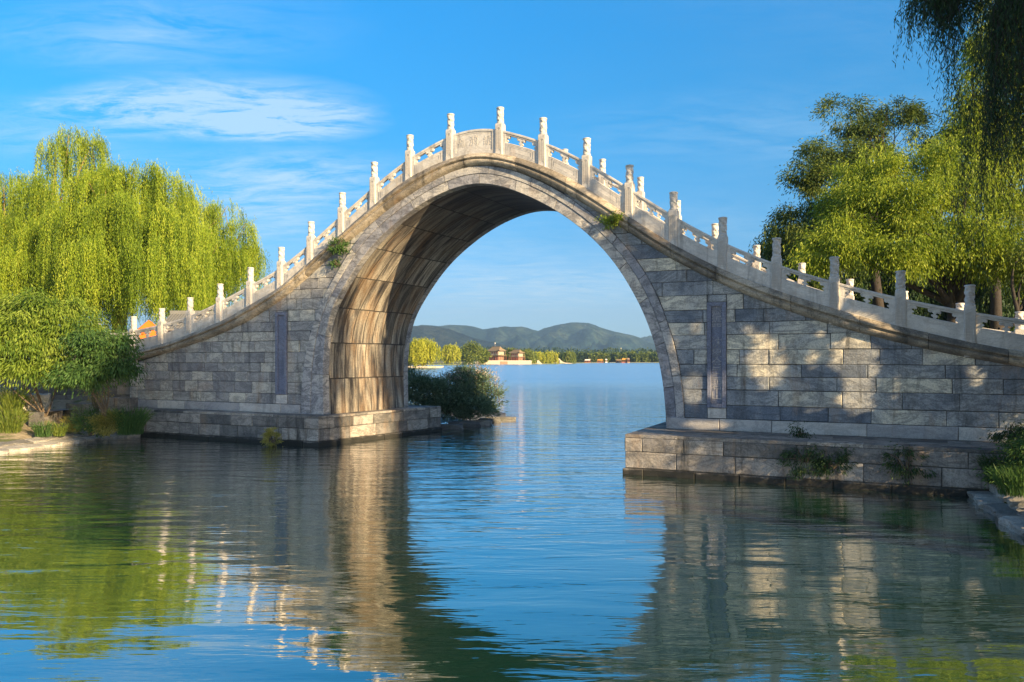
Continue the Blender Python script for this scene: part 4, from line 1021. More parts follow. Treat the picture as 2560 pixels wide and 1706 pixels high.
leafy_shrub('bank_shrub', 'dark leafy shrub at the right edge where the bank meets the plinth', rb(2540, 1190, .5), [(tuple(atd(2520, 17.6, y=1150)), (.42, .4, .34)), (tuple(atd(2560, 17.2, y=1110)), (.5, .5, .42)), (tuple(atd(2545, 17, y=1190)), (.45, .45, .3)), (tuple(atd(2620, 16.8, y=1120)), (.6, .6, .5))], 110, 60, M['shrub'], 131, (.10, .024), .22, .3)
# bush with seed plumes on the spit behind the left pier
b = atd(1110, 38.5, z=.3); lob = [lobepx(1060, 985, 50, 32, 38), lobepx(1130, 985, 52, 40, 38.5), lobepx(1190, 980, 48, 42, 38.5), lobepx(1225, 985, 30, 30, 38.7), lobepx(1030, 960, 40, 30, 38.5), lobepx(1175, 945, 30, 22, 39), lobepx(1120, 1025, 60, 22, 38), lobepx(1185, 1020, 42, 20, 38)]
pb = leafy_shrub('lakeside_bush', 'spreading dark blue green bush with grey seed plumes behind the left pier', b, lob, 480, 75, M['blue_shrub'], 31, (.20, .035), .36, -.15)
rg = np.random.default_rng(8); P = []; D = []; mb = MB()
for x, y in [(1040, 935), (1055, 940), (1062, 930), (1085, 940), (1100, 950), (1118, 938), (1122, 947), (1145, 950), (1150, 938), (1178, 925), (1190, 930), (1195, 922), (1205, 932), (1222, 935), (1238, 945), (1172, 935), (1108, 942), (1240, 952), (1210, 928), (1075, 948)]:
    c = np.array(atd(x, 38.5+rg.uniform(-.6, .6), y=y))-np.array(b); q = c+rg.normal(size=(60, 3))*np.array([.11, .11, .2]); P.append(q); D.append(rg.normal(size=(60, 3))+np.array([0, 0, 1.0]))
    limb(mb, c-np.array([rg.uniform(-.2, .2), 0, 1.2]), c, .016, .006, .04, int(x))
obj('seed_plume', leaf_mesh('seed_plume', np.vstack(P), np.vstack(D), .09, .03, rg.random(len(P)*60), M['plume']), pb); mb.build('plume_stalk', M['bark'], pb)

# ------------------------------------------------------------------ the big willows of the left park
def willow(name, label, base, lobes, mat, seed, n_clump, per, step=.13, leaf=(.20, .042), trunk=None, bark='bark_gold', nlimb=14, r0=.55, group=None, spread=.17, rl=.2, gaps=False, twig_lines=False):
    root = tree_at(name, label, base, 'tree', group); lo = local(lobes, base)
    tw = [] if twig_lines else None
    P, D, T = strands(lo, n_clump, per, step, seed, spread, twigs=tw); rg = np.random.default_rng(seed+1)
    if gaps: k_ = sun_gaps(P+np.array(base)); P, D, T = P[k_], D[k_], T[k_]
    obj('crown', leaf_mesh('crown', P, D, leaf[0]*rg.uniform(.7, 1.3, len(P)), leaf[1], T, M[mat]), root)
    if tw:
        a_ = np.vstack([q[:-1] for q in tw]); b_ = np.vstack([q[1:] for q in tw])
        obj('twigs', leaf_mesh('twigs', a_, b_-a_, np.linalg.norm(b_-a_, axis=1)*1.15, .008, np.full(len(a_), .5), M['bark_dark']), root)
    top = trunk or [(0, 0, -.4), (.1, .1, 1.5), (0, .3, 3.2), (.3, .2, 4.6)]
    rr = random.Random(seed); tg = []
    for i in range(nlimb):
        c, r = lo[i % len(lo)][:2]; tg.append(Vector((c[0]+rr.uniform(-.6, .6)*r[0], c[1]+rr.uniform(-.6, .6)*r[1], c[2]+rr.uniform(-.2, .8)*r[2])))
    trunk_build(root, top, r0, r0*.6, M[bark], tg, seed, rl)
    return root
LW = 'weeping willows of the left park'
def wl(x, ytop, rx, d, lo, hi, w=None, rz=None):        # lobe by its top
    rz = rz or rx*.75; l = lobepx(x, ytop+rz, rx, rz, d); return (l[0], l[1], lo, hi, w or rx*rx)
D1 = 58
willow('weeping_willow', 'huge yellow green weeping willow with golden trunk behind the left end of the bridge', atd(312, D1, z=3.0),
    [wl(300, 405, 75, D1, 6, 11), wl(370, 404, 55, D1-1, 6, 11), wl(430, 430, 60, D1-1, 6, 10.5), wl(240, 425, 60, D1-2, 7, 11.5, 6500), wl(270, 415, 34, D1, 6, 10, 3500), wl(330, 480, 110, D1-4, 5, 8), wl(200, 500, 80, D1-3, 5, 9), wl(440, 520, 75, D1-4, 5, 7.5), wl(240, 590, 80, D1-6, 2.6, 4.6), wl(400, 590, 90, D1-6, 2.5, 4.0)],
    'willow', 201, 780, 9, group=LW, r0=.62, trunk=[(0, 0, -.4), (-.5, 0, 1.2), (-.9, .2, 3.0), (-.3, .2, 5.0), (.2, 0, 7)], rl=.28)
willow('weeping_willow', 'yellow green weeping willow with a tall spire at the left edge of the picture', atd(120, D1+6, z=3.0),
    [wl(130, 345, 32, D1+6, 3, 4.6, 2600), wl(185, 318, 42, D1+6, 3, 5.0, 4600, 30), wl(225, 335, 28, D1+6, 2.5, 4.5, 2400), wl(40, 425, 90, D1+4, 6, 11), wl(130, 430, 80, D1+4, 6, 11), wl(-60, 440, 90, D1+4, 6, 11), wl(20, 520, 110, D1+1, 5, 8.5), wl(130, 540, 90, D1+1, 5, 8), wl(60, 620, 120, D1-2, 3.5, 5)],
    'willow', 202, 720, 9, group=LW)
willow('weeping_willow', 'greener weeping willow whose right side slopes down towards the rising parapet', atd(500, D1+10, z=3.0),
    [wl(490, 490, 50, D1+10, 5, 9.5), wl(560, 500, 42, D1+10, 4.5, 8.5), wl(600, 545, 36, D1+9, 3.5, 6.5), wl(632, 610, 26, D1+9, 2, 4, 1500), wl(430, 470, 60, D1+10, 6, 10), wl(520, 560, 80, D1+7, 4, 7), wl(590, 620, 45, D1+7, 2.0, 4.2), wl(460, 620, 80, D1+6, 3, 5.2)],
    'willow', 203, 520, 9, group=LW)

# ------------------------------------------------------------------ trees behind the right abutment
def leafy_tree(name, label, base, lobes, n_cl, per, mat, seed, leaf=(.16, .04), size=.8, droop=.7, trunk=None, bark='bark_dark', nlimb=20, r0=.35, rl=.14, group=None, hang=None, flat=.6):
    root = tree_at(name, label, base, 'tree', group); lo = local(lobes, base)
    P, D, T, CC = clusters(lo, n_cl, per, seed, size, droop, flat)
    if hang:
        P2, D2, T2 = strands([(l[0], l[1], hang[0], hang[1], l[1][0]**2) for l in lo], hang[2], hang[3], .11, seed+5, .22)
        P = np.vstack([P, P2]); D = np.vstack([D, D2]); T = np.r_[T, T2]
    rg = np.random.default_rng(seed)
    obj('crown', leaf_mesh('crown', P, D, leaf[0]*rg.uniform(.7, 1.3, len(P)), leaf[1], T, M[mat]), root)
    rr = random.Random(seed); tg = [Vector(CC[rr.randrange(len(CC))][0]) for i in range(nlimb)]
    trunk_build(root, trunk or [(0, 0, -.4), (.1, 0, 1.5), (0, .2, 3)], r0, r0*.6, M[bark], tg, seed, rl)
    return root
RT_ = 'trees behind the right side of the bridge'
leafy_tree('spreading_tree', 'sunlit yellow green spreading tree with dark forked trunk behind the right parapet', atd(2385, 36, z=2.4),
    [lobepx(2120, 500, 60, 45, 37), lobepx(2170, 620, 70, 36, 34), lobepx(2520, 640, 50, 36, 34), lobepx(2180, 430, 80, 70, 37), lobepx(2270, 400, 90, 60, 37), lobepx(2370, 430, 100, 80, 36.5), lobepx(2200, 520, 110, 80, 35.5), lobepx(2330, 520, 120, 80, 35), lobepx(2470, 500, 90, 80, 36), lobepx(2110, 590, 85, 60, 35), lobepx(2260, 600, 120, 60, 34), lobepx(2420, 600, 110, 60, 34.5), lobepx(2520, 600, 90, 90, 35), lobepx(2060, 630, 60, 40, 34.5)],
    760, 130, 'yellow_leaf', 301, (.16, .045), .54, .8, trunk=[(.2, 0, -.4), (0, 0, 1.0), (-.1, 0, 2.0), (.1, .2, 3.6), (.0, .1, 5)], nlimb=30, r0=.34, rl=.17, group=RT_, hang=(.8, 2.0, 150, 5))
leafy_tree('dark_tree', 'tall dark green tree with an arm reaching left, behind the yellow green one', atd(2200, 44, z=2.4),
    [lobepx(2130, 290, 46, 45, 44), lobepx(2085, 275, 35, 35, 44), lobepx(2190, 330, 50, 42, 44), lobepx(2240, 290, 45, 40, 44), lobepx(2050, 370, 52, 40, 43), lobepx(2110, 390, 55, 45, 43), lobepx(2010, 430, 42, 26, 42.5), lobepx(2070, 450, 60, 34, 42.5), lobepx(2150, 460, 60, 50, 43), lobepx(2300, 330, 45, 50, 44), lobepx(2180, 400, 60, 40, 44)],
    460, 90, 'dark_leaf', 302, (.18, .05), .5, .45, trunk=[(0, 0, -.4), (0, 0, 3), (-.4, 0, 6.5), (-.9, 0, 9)], nlimb=36, r0=.34, rl=.13, group=RT_)
leafy_tree('drooping_tree', 'mid green drooping tree whose left edge hangs low over the right parapet', atd(2020, 46, z=2.4),
    [lobepx(1935, 590, 36, 32, 46), lobepx(1990, 560, 55, 50, 46), lobepx(1925, 640, 30, 32, 46), lobepx(2070, 530, 60, 55, 46), lobepx(2000, 620, 60, 50, 45), lobepx(2080, 600, 60, 60, 45), lobepx(2130, 530, 60, 60, 46), lobepx(1985, 680, 60, 36, 45)],
    520, 90, 'dark_leaf', 303, (.20, .055), .7, .9, nlimb=16, group=RT_, hang=(1.2, 3.0, 110, 6))
leafy_tree('tall_yellow_tree', 'narrow sunlit yellow tree rising highest at the right edge', atd(2490, 43, z=2.4),
    [lobepx(2470, 120, 50, 60, 43), lobepx(2430, 220, 50, 60, 43), lobepx(2500, 220, 60, 70, 43), lobepx(2460, 310, 70, 60, 43), lobepx(2530, 330, 70, 70, 43), lobepx(2420, 390, 70, 60, 42), lobepx(2530, 430, 70, 80, 42), lobepx(2390, 300, 40, 50, 43), lobepx(2540, 110, 60, 80, 43), lobepx(2500, 30, 50, 60, 43)],
    640, 95, 'yellow_leaf', 304, (.20, .055), .6, .8, trunk=[(0, 0, -.4), (0, 0, 4), (-.2, 0, 8), (0, 0, 12)], nlimb=26, r0=.3, group=RT_)
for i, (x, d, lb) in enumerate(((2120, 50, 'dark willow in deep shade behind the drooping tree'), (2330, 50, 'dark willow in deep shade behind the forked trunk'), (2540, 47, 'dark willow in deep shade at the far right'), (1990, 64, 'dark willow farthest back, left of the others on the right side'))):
    willow('shaded_willow', lb, atd(x, d, z=2.4), [(tuple(atd(x+ox, d, z=z)), (r, r, r*.6), 3, 6.0, r) for ox, z, r in ((-50, 7.5, 2.6), (60, 8, 3.0), (0, 9.5, 2.6), (110, 7, 2.6), (-20, 6, 3.2), (40, 5.5, 3))], 'willow_dark_shade', 310+i, 330, 8, .14, (.28, .08), bark='bark_dark', nlimb=12, r0=.3, group='dark willows beyond the right bank')
# leaning trunk at the right edge
e = leafy_tree('leaning_tree', 'tree with a thick dark limb arching to the right edge, behind the parapet', atd(2455, 33, z=2.4),
    [lobepx(2560, 640, 60, 40, 33), lobepx(2620, 560, 80, 60, 33), lobepx(2700, 620, 90, 60, 33)], 130, 80, 'willow_green', 305, (.16, .045), .6, .9,
    trunk=[(-.3, 0, -.4), (0, 0, .9), (.7, .1, 1.9), (1.6, .2, 2.6), (2.6, .2, 3.1)], nlimb=12, r0=.2, rl=.1, group=RT_, hang=(.8, 1.6, 40, 4))

# ------------------------------------------------------------------ the two willows of the right bank (their shade falls on the bridge)
A0 = (17.0, -9.6, 1.3)
FG = 'willows standing on the near right bank'
def wlob(x, y, z, r, lo, hi, w=None, rz=None): return ((x, y, z), (r, r, rz or r*.7), lo, hi, w or r*r)
def hang(x, y, d, r, lo, hi, w): return (tuple(atd(x, d, y=y)), (r, r, r*.5), lo, hi, w)
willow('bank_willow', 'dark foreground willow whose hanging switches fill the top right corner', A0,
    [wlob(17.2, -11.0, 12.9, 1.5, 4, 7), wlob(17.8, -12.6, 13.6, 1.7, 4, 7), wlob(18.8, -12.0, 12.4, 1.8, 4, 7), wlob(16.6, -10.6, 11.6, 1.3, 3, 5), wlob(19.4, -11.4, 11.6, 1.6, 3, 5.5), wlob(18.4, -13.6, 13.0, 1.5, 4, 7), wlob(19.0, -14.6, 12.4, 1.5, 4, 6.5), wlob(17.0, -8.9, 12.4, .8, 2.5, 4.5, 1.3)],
    'willow_dark_shade', 401, 430, 9, .085, (.18, .036), trunk=[(0, 0, -.4), (-.1, 0, 2), (-.2, -.4, 4.5), (0, -1, 8), (.3, -1.6, 11)], bark='bark_dark', nlimb=18, r0=.32, group=FG, spread=.24, rl=.13, gaps=True)
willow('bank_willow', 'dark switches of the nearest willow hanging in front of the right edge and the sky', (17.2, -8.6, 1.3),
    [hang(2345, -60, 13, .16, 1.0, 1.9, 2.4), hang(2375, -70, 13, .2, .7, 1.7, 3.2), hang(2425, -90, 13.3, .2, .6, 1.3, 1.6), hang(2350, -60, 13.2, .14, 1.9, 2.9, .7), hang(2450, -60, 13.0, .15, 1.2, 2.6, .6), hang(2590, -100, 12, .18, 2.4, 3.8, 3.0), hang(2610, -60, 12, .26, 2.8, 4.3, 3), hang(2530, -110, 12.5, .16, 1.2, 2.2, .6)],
    'willow_dark_shade', 403, 125, 9, .04, (.085, .015), trunk=[(0, 0, -.4), (-.1, 0, 2), (-.2, .1, 4.5), (-.6, 0, 7.4)], bark='bark_dark', nlimb=14, r0=.26, group=FG, spread=.11, rl=.07, twig_lines=True)
B0 = (18.2, -2.4, 1.3)
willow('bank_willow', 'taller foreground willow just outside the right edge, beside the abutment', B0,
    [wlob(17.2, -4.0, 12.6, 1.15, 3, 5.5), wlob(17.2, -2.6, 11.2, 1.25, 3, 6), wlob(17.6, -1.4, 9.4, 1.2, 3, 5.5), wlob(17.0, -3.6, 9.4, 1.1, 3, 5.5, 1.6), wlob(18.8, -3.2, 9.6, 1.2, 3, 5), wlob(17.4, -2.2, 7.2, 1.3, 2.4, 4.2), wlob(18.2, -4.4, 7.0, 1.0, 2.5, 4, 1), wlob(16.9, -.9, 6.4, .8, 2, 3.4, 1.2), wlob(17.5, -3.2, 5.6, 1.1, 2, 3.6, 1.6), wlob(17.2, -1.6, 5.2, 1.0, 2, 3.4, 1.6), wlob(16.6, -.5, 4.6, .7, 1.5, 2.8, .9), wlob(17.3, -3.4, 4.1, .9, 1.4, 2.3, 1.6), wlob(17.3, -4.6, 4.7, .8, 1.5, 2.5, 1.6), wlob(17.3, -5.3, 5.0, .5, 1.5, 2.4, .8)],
    'willow_dark_shade', 402, 700, 9, .09, (.18, .036), trunk=[(0, 0, -.4), (.1, 0, 2.5), (0, .1, 5.5), (0, -.3, 8.5), (-.3, -.9, 10.5)], bark='bark_dark', nlimb=16, r0=.32, group=FG, spread=.22, rl=.13, gaps=True)

# ------------------------------------------------------------------ things seen over the left parapet
def roof_house():
    root = empty('tiled_house', atd(535, 51, z=2.75), YAW+R(4)); root.scale = (.86, .86, .86); tag(root, 'low white walled house with grey tiled roof under the willow, behind the parapet', 'house')
    mb = MB(); mb.box(-2.6, 4.6, -2, 2, -.2, 2.5); mb.build('wall', M['plaster'], root)
    mb = MB(); w, d = 5.2, 2.6
    for s_ in (-1, 1):
        mb.add([(-3.1, s_*d, 2.55), (5.1, s_*d, 2.55), (5.1, 0, 3.75), (-3.1, 0, 3.75), (-3.1, s_*d, 2.42), (5.1, s_*d, 2.42), (5.1, 0, 3.6), (-3.1, 0, 3.6)], [(0, 1, 2, 3), (4, 5, 6, 7), (0, 1, 5, 4), (0, 3, 7, 4), (1, 2, 6, 5)])
        for i in range(40): x = -3.05+i*.205; mb.tube([(x, s_*d, 2.58), (x, 0, 3.78)], .04, 5)
    mb.box(-3.15, 5.15, -.1, .1, 3.72, 3.98); mb.build('roof', M['tile_grey'], root)
    mb = MB(); mb.box(-2.62, 4.62, -2.03, -2, 2.15, 2.45); mb.build('eave_band', M['wood_dark'], root)
    mb = MB(); mb.box(.5, 1.4, -2.04, -2.0, 0, 2.0); mb.build('door', M['wood_red'], root)
roof_house()
def marquee():
    root = empty('orange_tent', atd(372, 47, z=3.0), YAW+R(30)); tag(root, 'orange canvas tent with a peaked roof standing behind the left parapet', 'tent')
    mb = MB(); h, w, e = 1.25, 1.15, 1.15
    mb.add([(-w, -w, h), (w, -w, h), (w, w, h), (-w, w, h), (0, 0, h+1.1)], [(0, 1, 4), (1, 2, 4), (2, 3, 4), (3, 0, 4)])
    for a, b in (((-w, -w), (w, -w)), ((w, -w), (w, w)), ((w, w), (-w, w)), ((-w, w), (-w, -w))): mb.add([(*a, h), (*b, h), (*b, h-.25), (*a, h-.25)], [(0, 1, 2, 3)])
    mb.build('canopy', M['orange'], root)
    mb = MB(); mb.add([(-w*.99, -w*.99, h-.2), (w*.99, -w*.99, h-.2), (w*.99, -w*.99, 0), (-w*.99, -w*.99, 0)], [(0, 1, 2, 3)]); mb.build('side_curtain', M['red_dark'], root)
    for a in (-1, 1):
        for b in (-1, 1): mb = MB(); mb.tube([(a*w, b*w, -.05), (a*w, b*w, h)], .03, 6); mb.build('pole', M['bark_dark'], root)
    mb = MB()
    for a, b in ((-1, -1), (1, -1), (1, 1), (-1, 1)): mb.tube([(a*w, b*w, h+.01), (0, 0, h+1.12)], .025, 5)
    mb.build('roof_seam', M['orange'], root)
marquee()

# ------------------------------------------------------------------ far shore
def fp(x, d, z=0.0): return tuple(atd(x, d, z=z))
tagk = lambda o: tag(o, kind='structure')
A_ = [fp(-3500, 420)[:2], fp(900, 330)[:2], fp(1130, 440)[:2], fp(1190, 485)[:2], fp(1330, 487)[:2], fp(1430, 560)[:2], fp(1520, 680)[:2], fp(1700, 700)[:2], fp(6500, 620)[:2]]
B_ = [fp(-3500, 3400)[:2], fp(900, 3400)[:2], fp(1130, 3400)[:2], fp(1190, 3400)[:2], fp(1330, 3400)[:2], fp(1430, 3400)[:2], fp(1520, 3400)[:2], fp(1700, 3400)[:2], fp(6500, 3400)[:2]]
strip('far_shore_ground', A_, B_, .3, 1.6, M['farland'], 60, 6, 0)
mb = MB()
Z1 = .9
for i in range(len(A_)-1):
    a, b = A_[i], A_[i+1]; mb.add([(*a, -.3), (*b, -.3), (*b, .32), (*a, .32)], [(0, 1, 2, 3)])
tagk(mb.build('far_shore_edge', M['farland']))
def terrace(name, x0, x1, d, z1, depth, mat, label, cat='wall'):
    a, b = Vector(fp(x0, d)), Vector(fp(x1, d)); c = (a+b)/2; w = (b-a).length/2
    root = empty(name, c, YAW); tag(root, label, cat); mb = MB(); mb.box(-w, w, 0, depth, -.3, z1); mb.build('platform', M[mat], root)
    return root, w
# near grassy quay with its big willow
r_, w = terrace('willow_quay', 960, 1101, 284, .55, 14, 'cream', 'low pale stone quay under the bright far willow at the left', 'quay')
def far_tree(name, label, x, d, half, ytop, mat, seed, weep=False, group=None, cat='tree', z0=.6, n=150):
    k = d/FPX; rw = half*k; ztop = CAMH+(HOR-ytop)*k; h = ztop-z0; root = tree_at(name, label, fp(x, d, z0), cat, group)
    if weep:
        lo = [((ox*rw, oy*rw, h*.72-abs(ox)*h*.14), (rw*.48, rw*.48, h*.24), h*.38, h*.6, 1) for ox, oy in ((-.5, 0), (.5, 0), (0, -.5), (0, .3), (0, 0))]
        P, D, T = strands(lo, n, 6, k*3.0, seed, rw*.07, curtains=60); lf = (k*6.0, k*1.5)
        P[:, 2] = np.maximum(P[:, 2], .15)
    else:
        lo = [((ox*rw, oy*rw, h*hz), (rw*rr, rw*rr, h*rr*.62)) for ox, oy, hz, rr in ((-.5, 0, .48, .48), (.5, 0, .5, .48), (0, -.4, .4, .5), (0, .3, .62, .5), (.12, 0, .78, .36), (-.2, 0, .7, .36), (0, -.3, .25, .5))]
        P, D, T, _ = clusters(lo, n, 26, seed, rw*.24, .15); lf = (k*4.0, k*2.4)
        P[:, 2] = np.maximum(P[:, 2], .1)
    rg = np.random.default_rng(seed); obj('crown', leaf_mesh('crown', P, D, lf[0]*rg.uniform(.7, 1.3, len(P)), lf[1], T, M[mat]), root)
    mb = MB(); mb.tube([(0, 0, -.6), (0, 0, h*.6)], [max(.25, rw*.06), .1], 6)
    for i in range(4): limb(mb, (0, 0, h*.3), (rw*.5*math.cos(i*1.6), rw*.5*math.sin(i*1.6), h*.65), .15, .05, .1, i)
    mb.build('trunk', M['bark'], root); return root
FT = 'trees along the far shore'
far_tree('far_willow', 'bright yellow green willow on the quay, largest tree across the water', 1058, 288, 46, 846, 'far_yellow', 501, True, FT, n=260)
far_tree('far_willow', 'smaller willow leaning beside the brightest far willow', 1022, 300, 30, 862, 'far_yellow', 502, True, FT, n=150)
far_tree('far_tree', 'pale green round tree right of the bright far willow', 1126, 450, 25, 858, 'far_yellow', 503, True, FT, n=200)
far_tree('far_tree', 'mid green broad tree left of the two storey pavilions', 1178, 460, 32, 854, 'far_leaf', 504, False, FT, n=240)
far_tree('far_tree', 'low green tree touching the left corner of the larger pavilion', 1208, 470, 16, 873, 'far_leaf', 505, False, FT)
far_tree('far_tree', 'olive tree between the two pavilions', 1277, 505, 20, 869, 'far_leaf', 506, False, FT)
far_tree('far_willow', 'olive willow just right of the smaller pavilion', 1318, 500, 24, 872, 'far_leaf', 507, True, FT, n=190)
far_tree('far_willow', 'golden tinged willow above the left end of the far causeway', 1345, 520, 20, 878, 'far_yellow', 508, True, FT)
far_tree('far_willow', 'second golden tinged willow, left of the white causeway arch', 1375, 530, 22, 877, 'far_yellow', 509, True, FT)
far_tree('far_willow', 'round topped willow standing right of the white causeway arch', 1422, 560, 22, 878, 'far_leaf', 510, True, FT, n=200)
far_tree('far_tree', 'small dark tree behind the round topped far willow', 1395, 600, 16, 882, 'far_dark', 511, False, FT)
protos = []
k = 0; rg = random.Random(4)
x = 1446
while x < 1690:
    half = rg.uniform(7, 12); d = rg.uniform(700, 725); yt = rg.uniform(880, 887)
    if len(protos) < 6: t = far_tree('row_tree', 'rounded olive green tree in the long even row along the far shore' if k % 3 else 'darker green rounded tree in the long row along the far shore', x, d, 10, 883, 'far_leaf' if k % 3 else 'far_dark', 520+k, False, 'row of rounded trees on the far shore', n=60); protos.append(t)
    else:
        t = copy_tree(protos[rg.randrange(6)]); t.location = fp(x, d, .6); s_ = rg.uniform(.85, 1.2); t.scale = (s_, s_, rg.uniform(.9, 1.15)); t.rotation_euler[2] = rg.uniform(0, 6)
    x += rg.uniform(4.5, 7.0); k += 1
# dark wood behind the row and along the far plain: a mass no one could count
P, D, T = [], [], []; rgn = np.random.default_rng(77)
for x in np.arange(300, 2400, 3.2):
    d = rgn.uniform(900, 1200) if 1000 < x < 1440 else rgn.uniform(820, 1050); kk = d/FPX; c = np.array(fp(x, d, 0)); h = rgn.uniform(9, 14)*d/900; m = 60
    q = rgn.normal(size=(m, 3)); q /= np.linalg.norm(q, axis=1, keepdims=True); q *= np.array([4.5, 4.5, h*.5])*d/900; P.append(c+q+[0, 0, h*.5]); D.append(q+rgn.normal(size=(m, 3))*2); T.append(rgn.normal(.45, .15)+rgn.normal(size=m)*.15)
P = np.vstack(P); o = obj('far_wood', leaf_mesh('far_wood', P, np.vstack(D), 2.6, 1.5, np.concatenate(T), M['far_dark'])); tag(o, 'dark band of woodland behind the far shore trees', 'woodland', kind='stuff')

# the two storey pavilions on their white terrace
r_, w = terrace('pavilion_terrace', 1193, 1329, 478, 2.05, 16, 'cream', 'long white stone terrace at the water in front of the two pavilions', 'terrace')
for x0, x1, nm in ((-w+ (1251-1193)/136*2*w, -w+(1269-1193)/136*2*w, 'steps'),):
    mb = MB(); mb.box(x0, x1, -.25, 0, -.3, 1.7); mb.build('landing', M['wood_tan'], r_)
mb = MB(); mb.box(-w, w, -.05, .12, 2.05, 2.2); mb.build('terrace_parapet', M['plaster'], r_)
def hip_roof(mb, w, d, z, h, over, gable=.0, seg=6, curl=.35):
    """curved Chinese roof: slopes from the eave to the ridge, corners turned up"""
    W_, D_ = w+over, d+over; rw = gable
    for sx, sy, L_, along_x in ((1, -1, W_, True), (1, 1, W_, True)):
        rows = []
        for i in range(seg+1):
            t = i/seg; zz_ = z+h*(t**1.45); yy = sy*D_*(1-t); row = []
            xw = W_+(rw-W_)*t
            for j in range(9):
                s_ = -1+2*j/8; row.append((s_*xw, yy, zz_+curl*(abs(s_)**4)*(1-t)**3))
            rows.append(row)
        b = len(mb.v)
        for r in rows: mb.v += r
        for i in range(seg):
            for j in range(8): mb.f.append((b+i*9+j, b+i*9+j+1, b+(i+1)*9+j+1, b+(i+1)*9+j)); mb.t.append(.5)
    for sx in (-1, 1):
        rows = []
        for i in range(seg+1):
            t = i/seg; zz_ = z+h*(t**1.45); xx = sx*(W_+(rw-W_)*t); row = [(xx, D_*(1-t)*(-1+2*j/4), zz_+curl*(abs(-1+2*j/4)**4)*(1-t)**3) for j in range(5)]; rows.append(row)
        b = len(mb.v)
        for r in rows: mb.v += r
        for i in range(seg):
            for j in range(4): mb.f.append((b+i*5+j, b+i*5+j+1, b+(i+1)*5+j+1, b+(i+1)*5+j)); mb.t.append(.5)
    mb.add([(-W_, -D_, z-.02), (W_, -D_, z-.02), (W_, D_, z-.02), (-W_, D_, z-.02)], [(0, 1, 2, 3)])
def pavilion(label, x, d, hw, hd, h1, h2, hr, z0, porch=True):
    root = empty('lakeside_pavilion', fp(x, d, z0), YAW+R(-38)); tag(root, label, 'pavilion', 'pavilions across the lake')
    mb = MB(); mb.box(-hw*.8, hw*.8, -hd*.8, hd*.8, -.3, h1); mb.build('lower_wall', M['wood_tan'], root)
    ov = 1.0 if porch else .4
    for i in range(5):
        for y in (-hd, hd): mb = MB(); xx = -hw+i*hw/2; mb.tube([(xx, y, -.2), (xx, y, h1)], .17, 6); mb.build('column', M['wood_red'], root)
    for i in (1, 2):
        for xx in (-hw, hw): mb = MB(); y = -hd+i*2*hd/3; mb.tube([(xx, y, -.2), (xx, y, h1)], .17, 6); mb.build('column', M['wood_red'], root)
    for i in range(4):
        mb = MB(); xx = -hw*.6+i*hw*.4; mb.box(xx-.45, xx+.45, -hd*.8-.06, -hd*.8, .2, h1*.75); mb.build('door', M['wood_red'], root)
    for i in (-1, 1): mb = MB(); mb.box(-hw*.8-.06, -hw*.8, i*hd*.35-.5, i*hd*.35+.5, .3, h1*.75); mb.build('door', M['wood_red'], root)
    mb = MB(); hip_roof(mb, hw, hd, h1, .9, ov, hw*.9, 4, .3) if porch else mb.box(-hw-.3, hw+.3, -hd-.3, hd+.3, h1, h1+.25); mb.build('lower_eave' if porch else 'balcony', M['tile'], root)
    z1 = h1+(.55 if porch else .2); mb = MB(); mb.box(-hw*.78, hw*.78, -hd*.78, hd*.78, z1-.1, z1+h2); mb.build('upper_wall', M['concrete'], root)
    for i in range(4):
        xx = -hw*.55+i*hw*.367; mb = MB(); mb.box(xx-.42, xx+.42, -hd*.78-.05, -hd*.78, z1+h2*.35, z1+h2*.8); mb.build('window', M['wood_red'], root)
    for i in (-1, 0, 1): mb = MB(); mb.box(-hw*.78-.05, -hw*.78, i*hd*.5-.38, i*hd*.5+.38, z1+h2*.25, z1+h2*.85); mb.build('window', M['wood_dark'], root)
    for sx in (-1, 1):
        for sy in (-1, 1): mb = MB(); mb.tube([(sx*hw*.92, sy*hd*.92, z1), (sx*hw*.92, sy*hd*.92, z1+h2)], .14, 6); mb.build('column', M['wood_tan'], root)
    mb = MB(); hip_roof(mb, hw*.95, hd*.95, z1+h2, hr, .8, hw*.62, 6, .45); rf = mb.build('roof', M['tile'], root)
    mb = MB(); mb.box(-hw*.66, hw*.66, -.16, .16, z1+h2+hr-.1, z1+h2+hr+.3); mb.build('ridge', M['tile_grey'], rf)
    for s_ in (-1, 1): mb = MB(); mb.add([(s_*(hw*.64), -hd*.42, z1+h2+hr*.42), (s_*(hw*.64), hd*.42, z1+h2+hr*.42), (s_*(hw*.64), 0, z1+h2+hr)], [(0, 1, 2)]); mb.build('gable', M['wood_tan'], rf)
pavilion('larger two storey pavilion with a double roof, left on the far terrace', 1241, 488, 4.6, 3.6, 2.9, 2.5, 2.7, 2.05, True)
pavilion('smaller two storey pavilion with a single roof, right on the far terrace', 1292, 489, 3.7, 3.0, 2.3, 2.2, 2.0, 2.05, False)
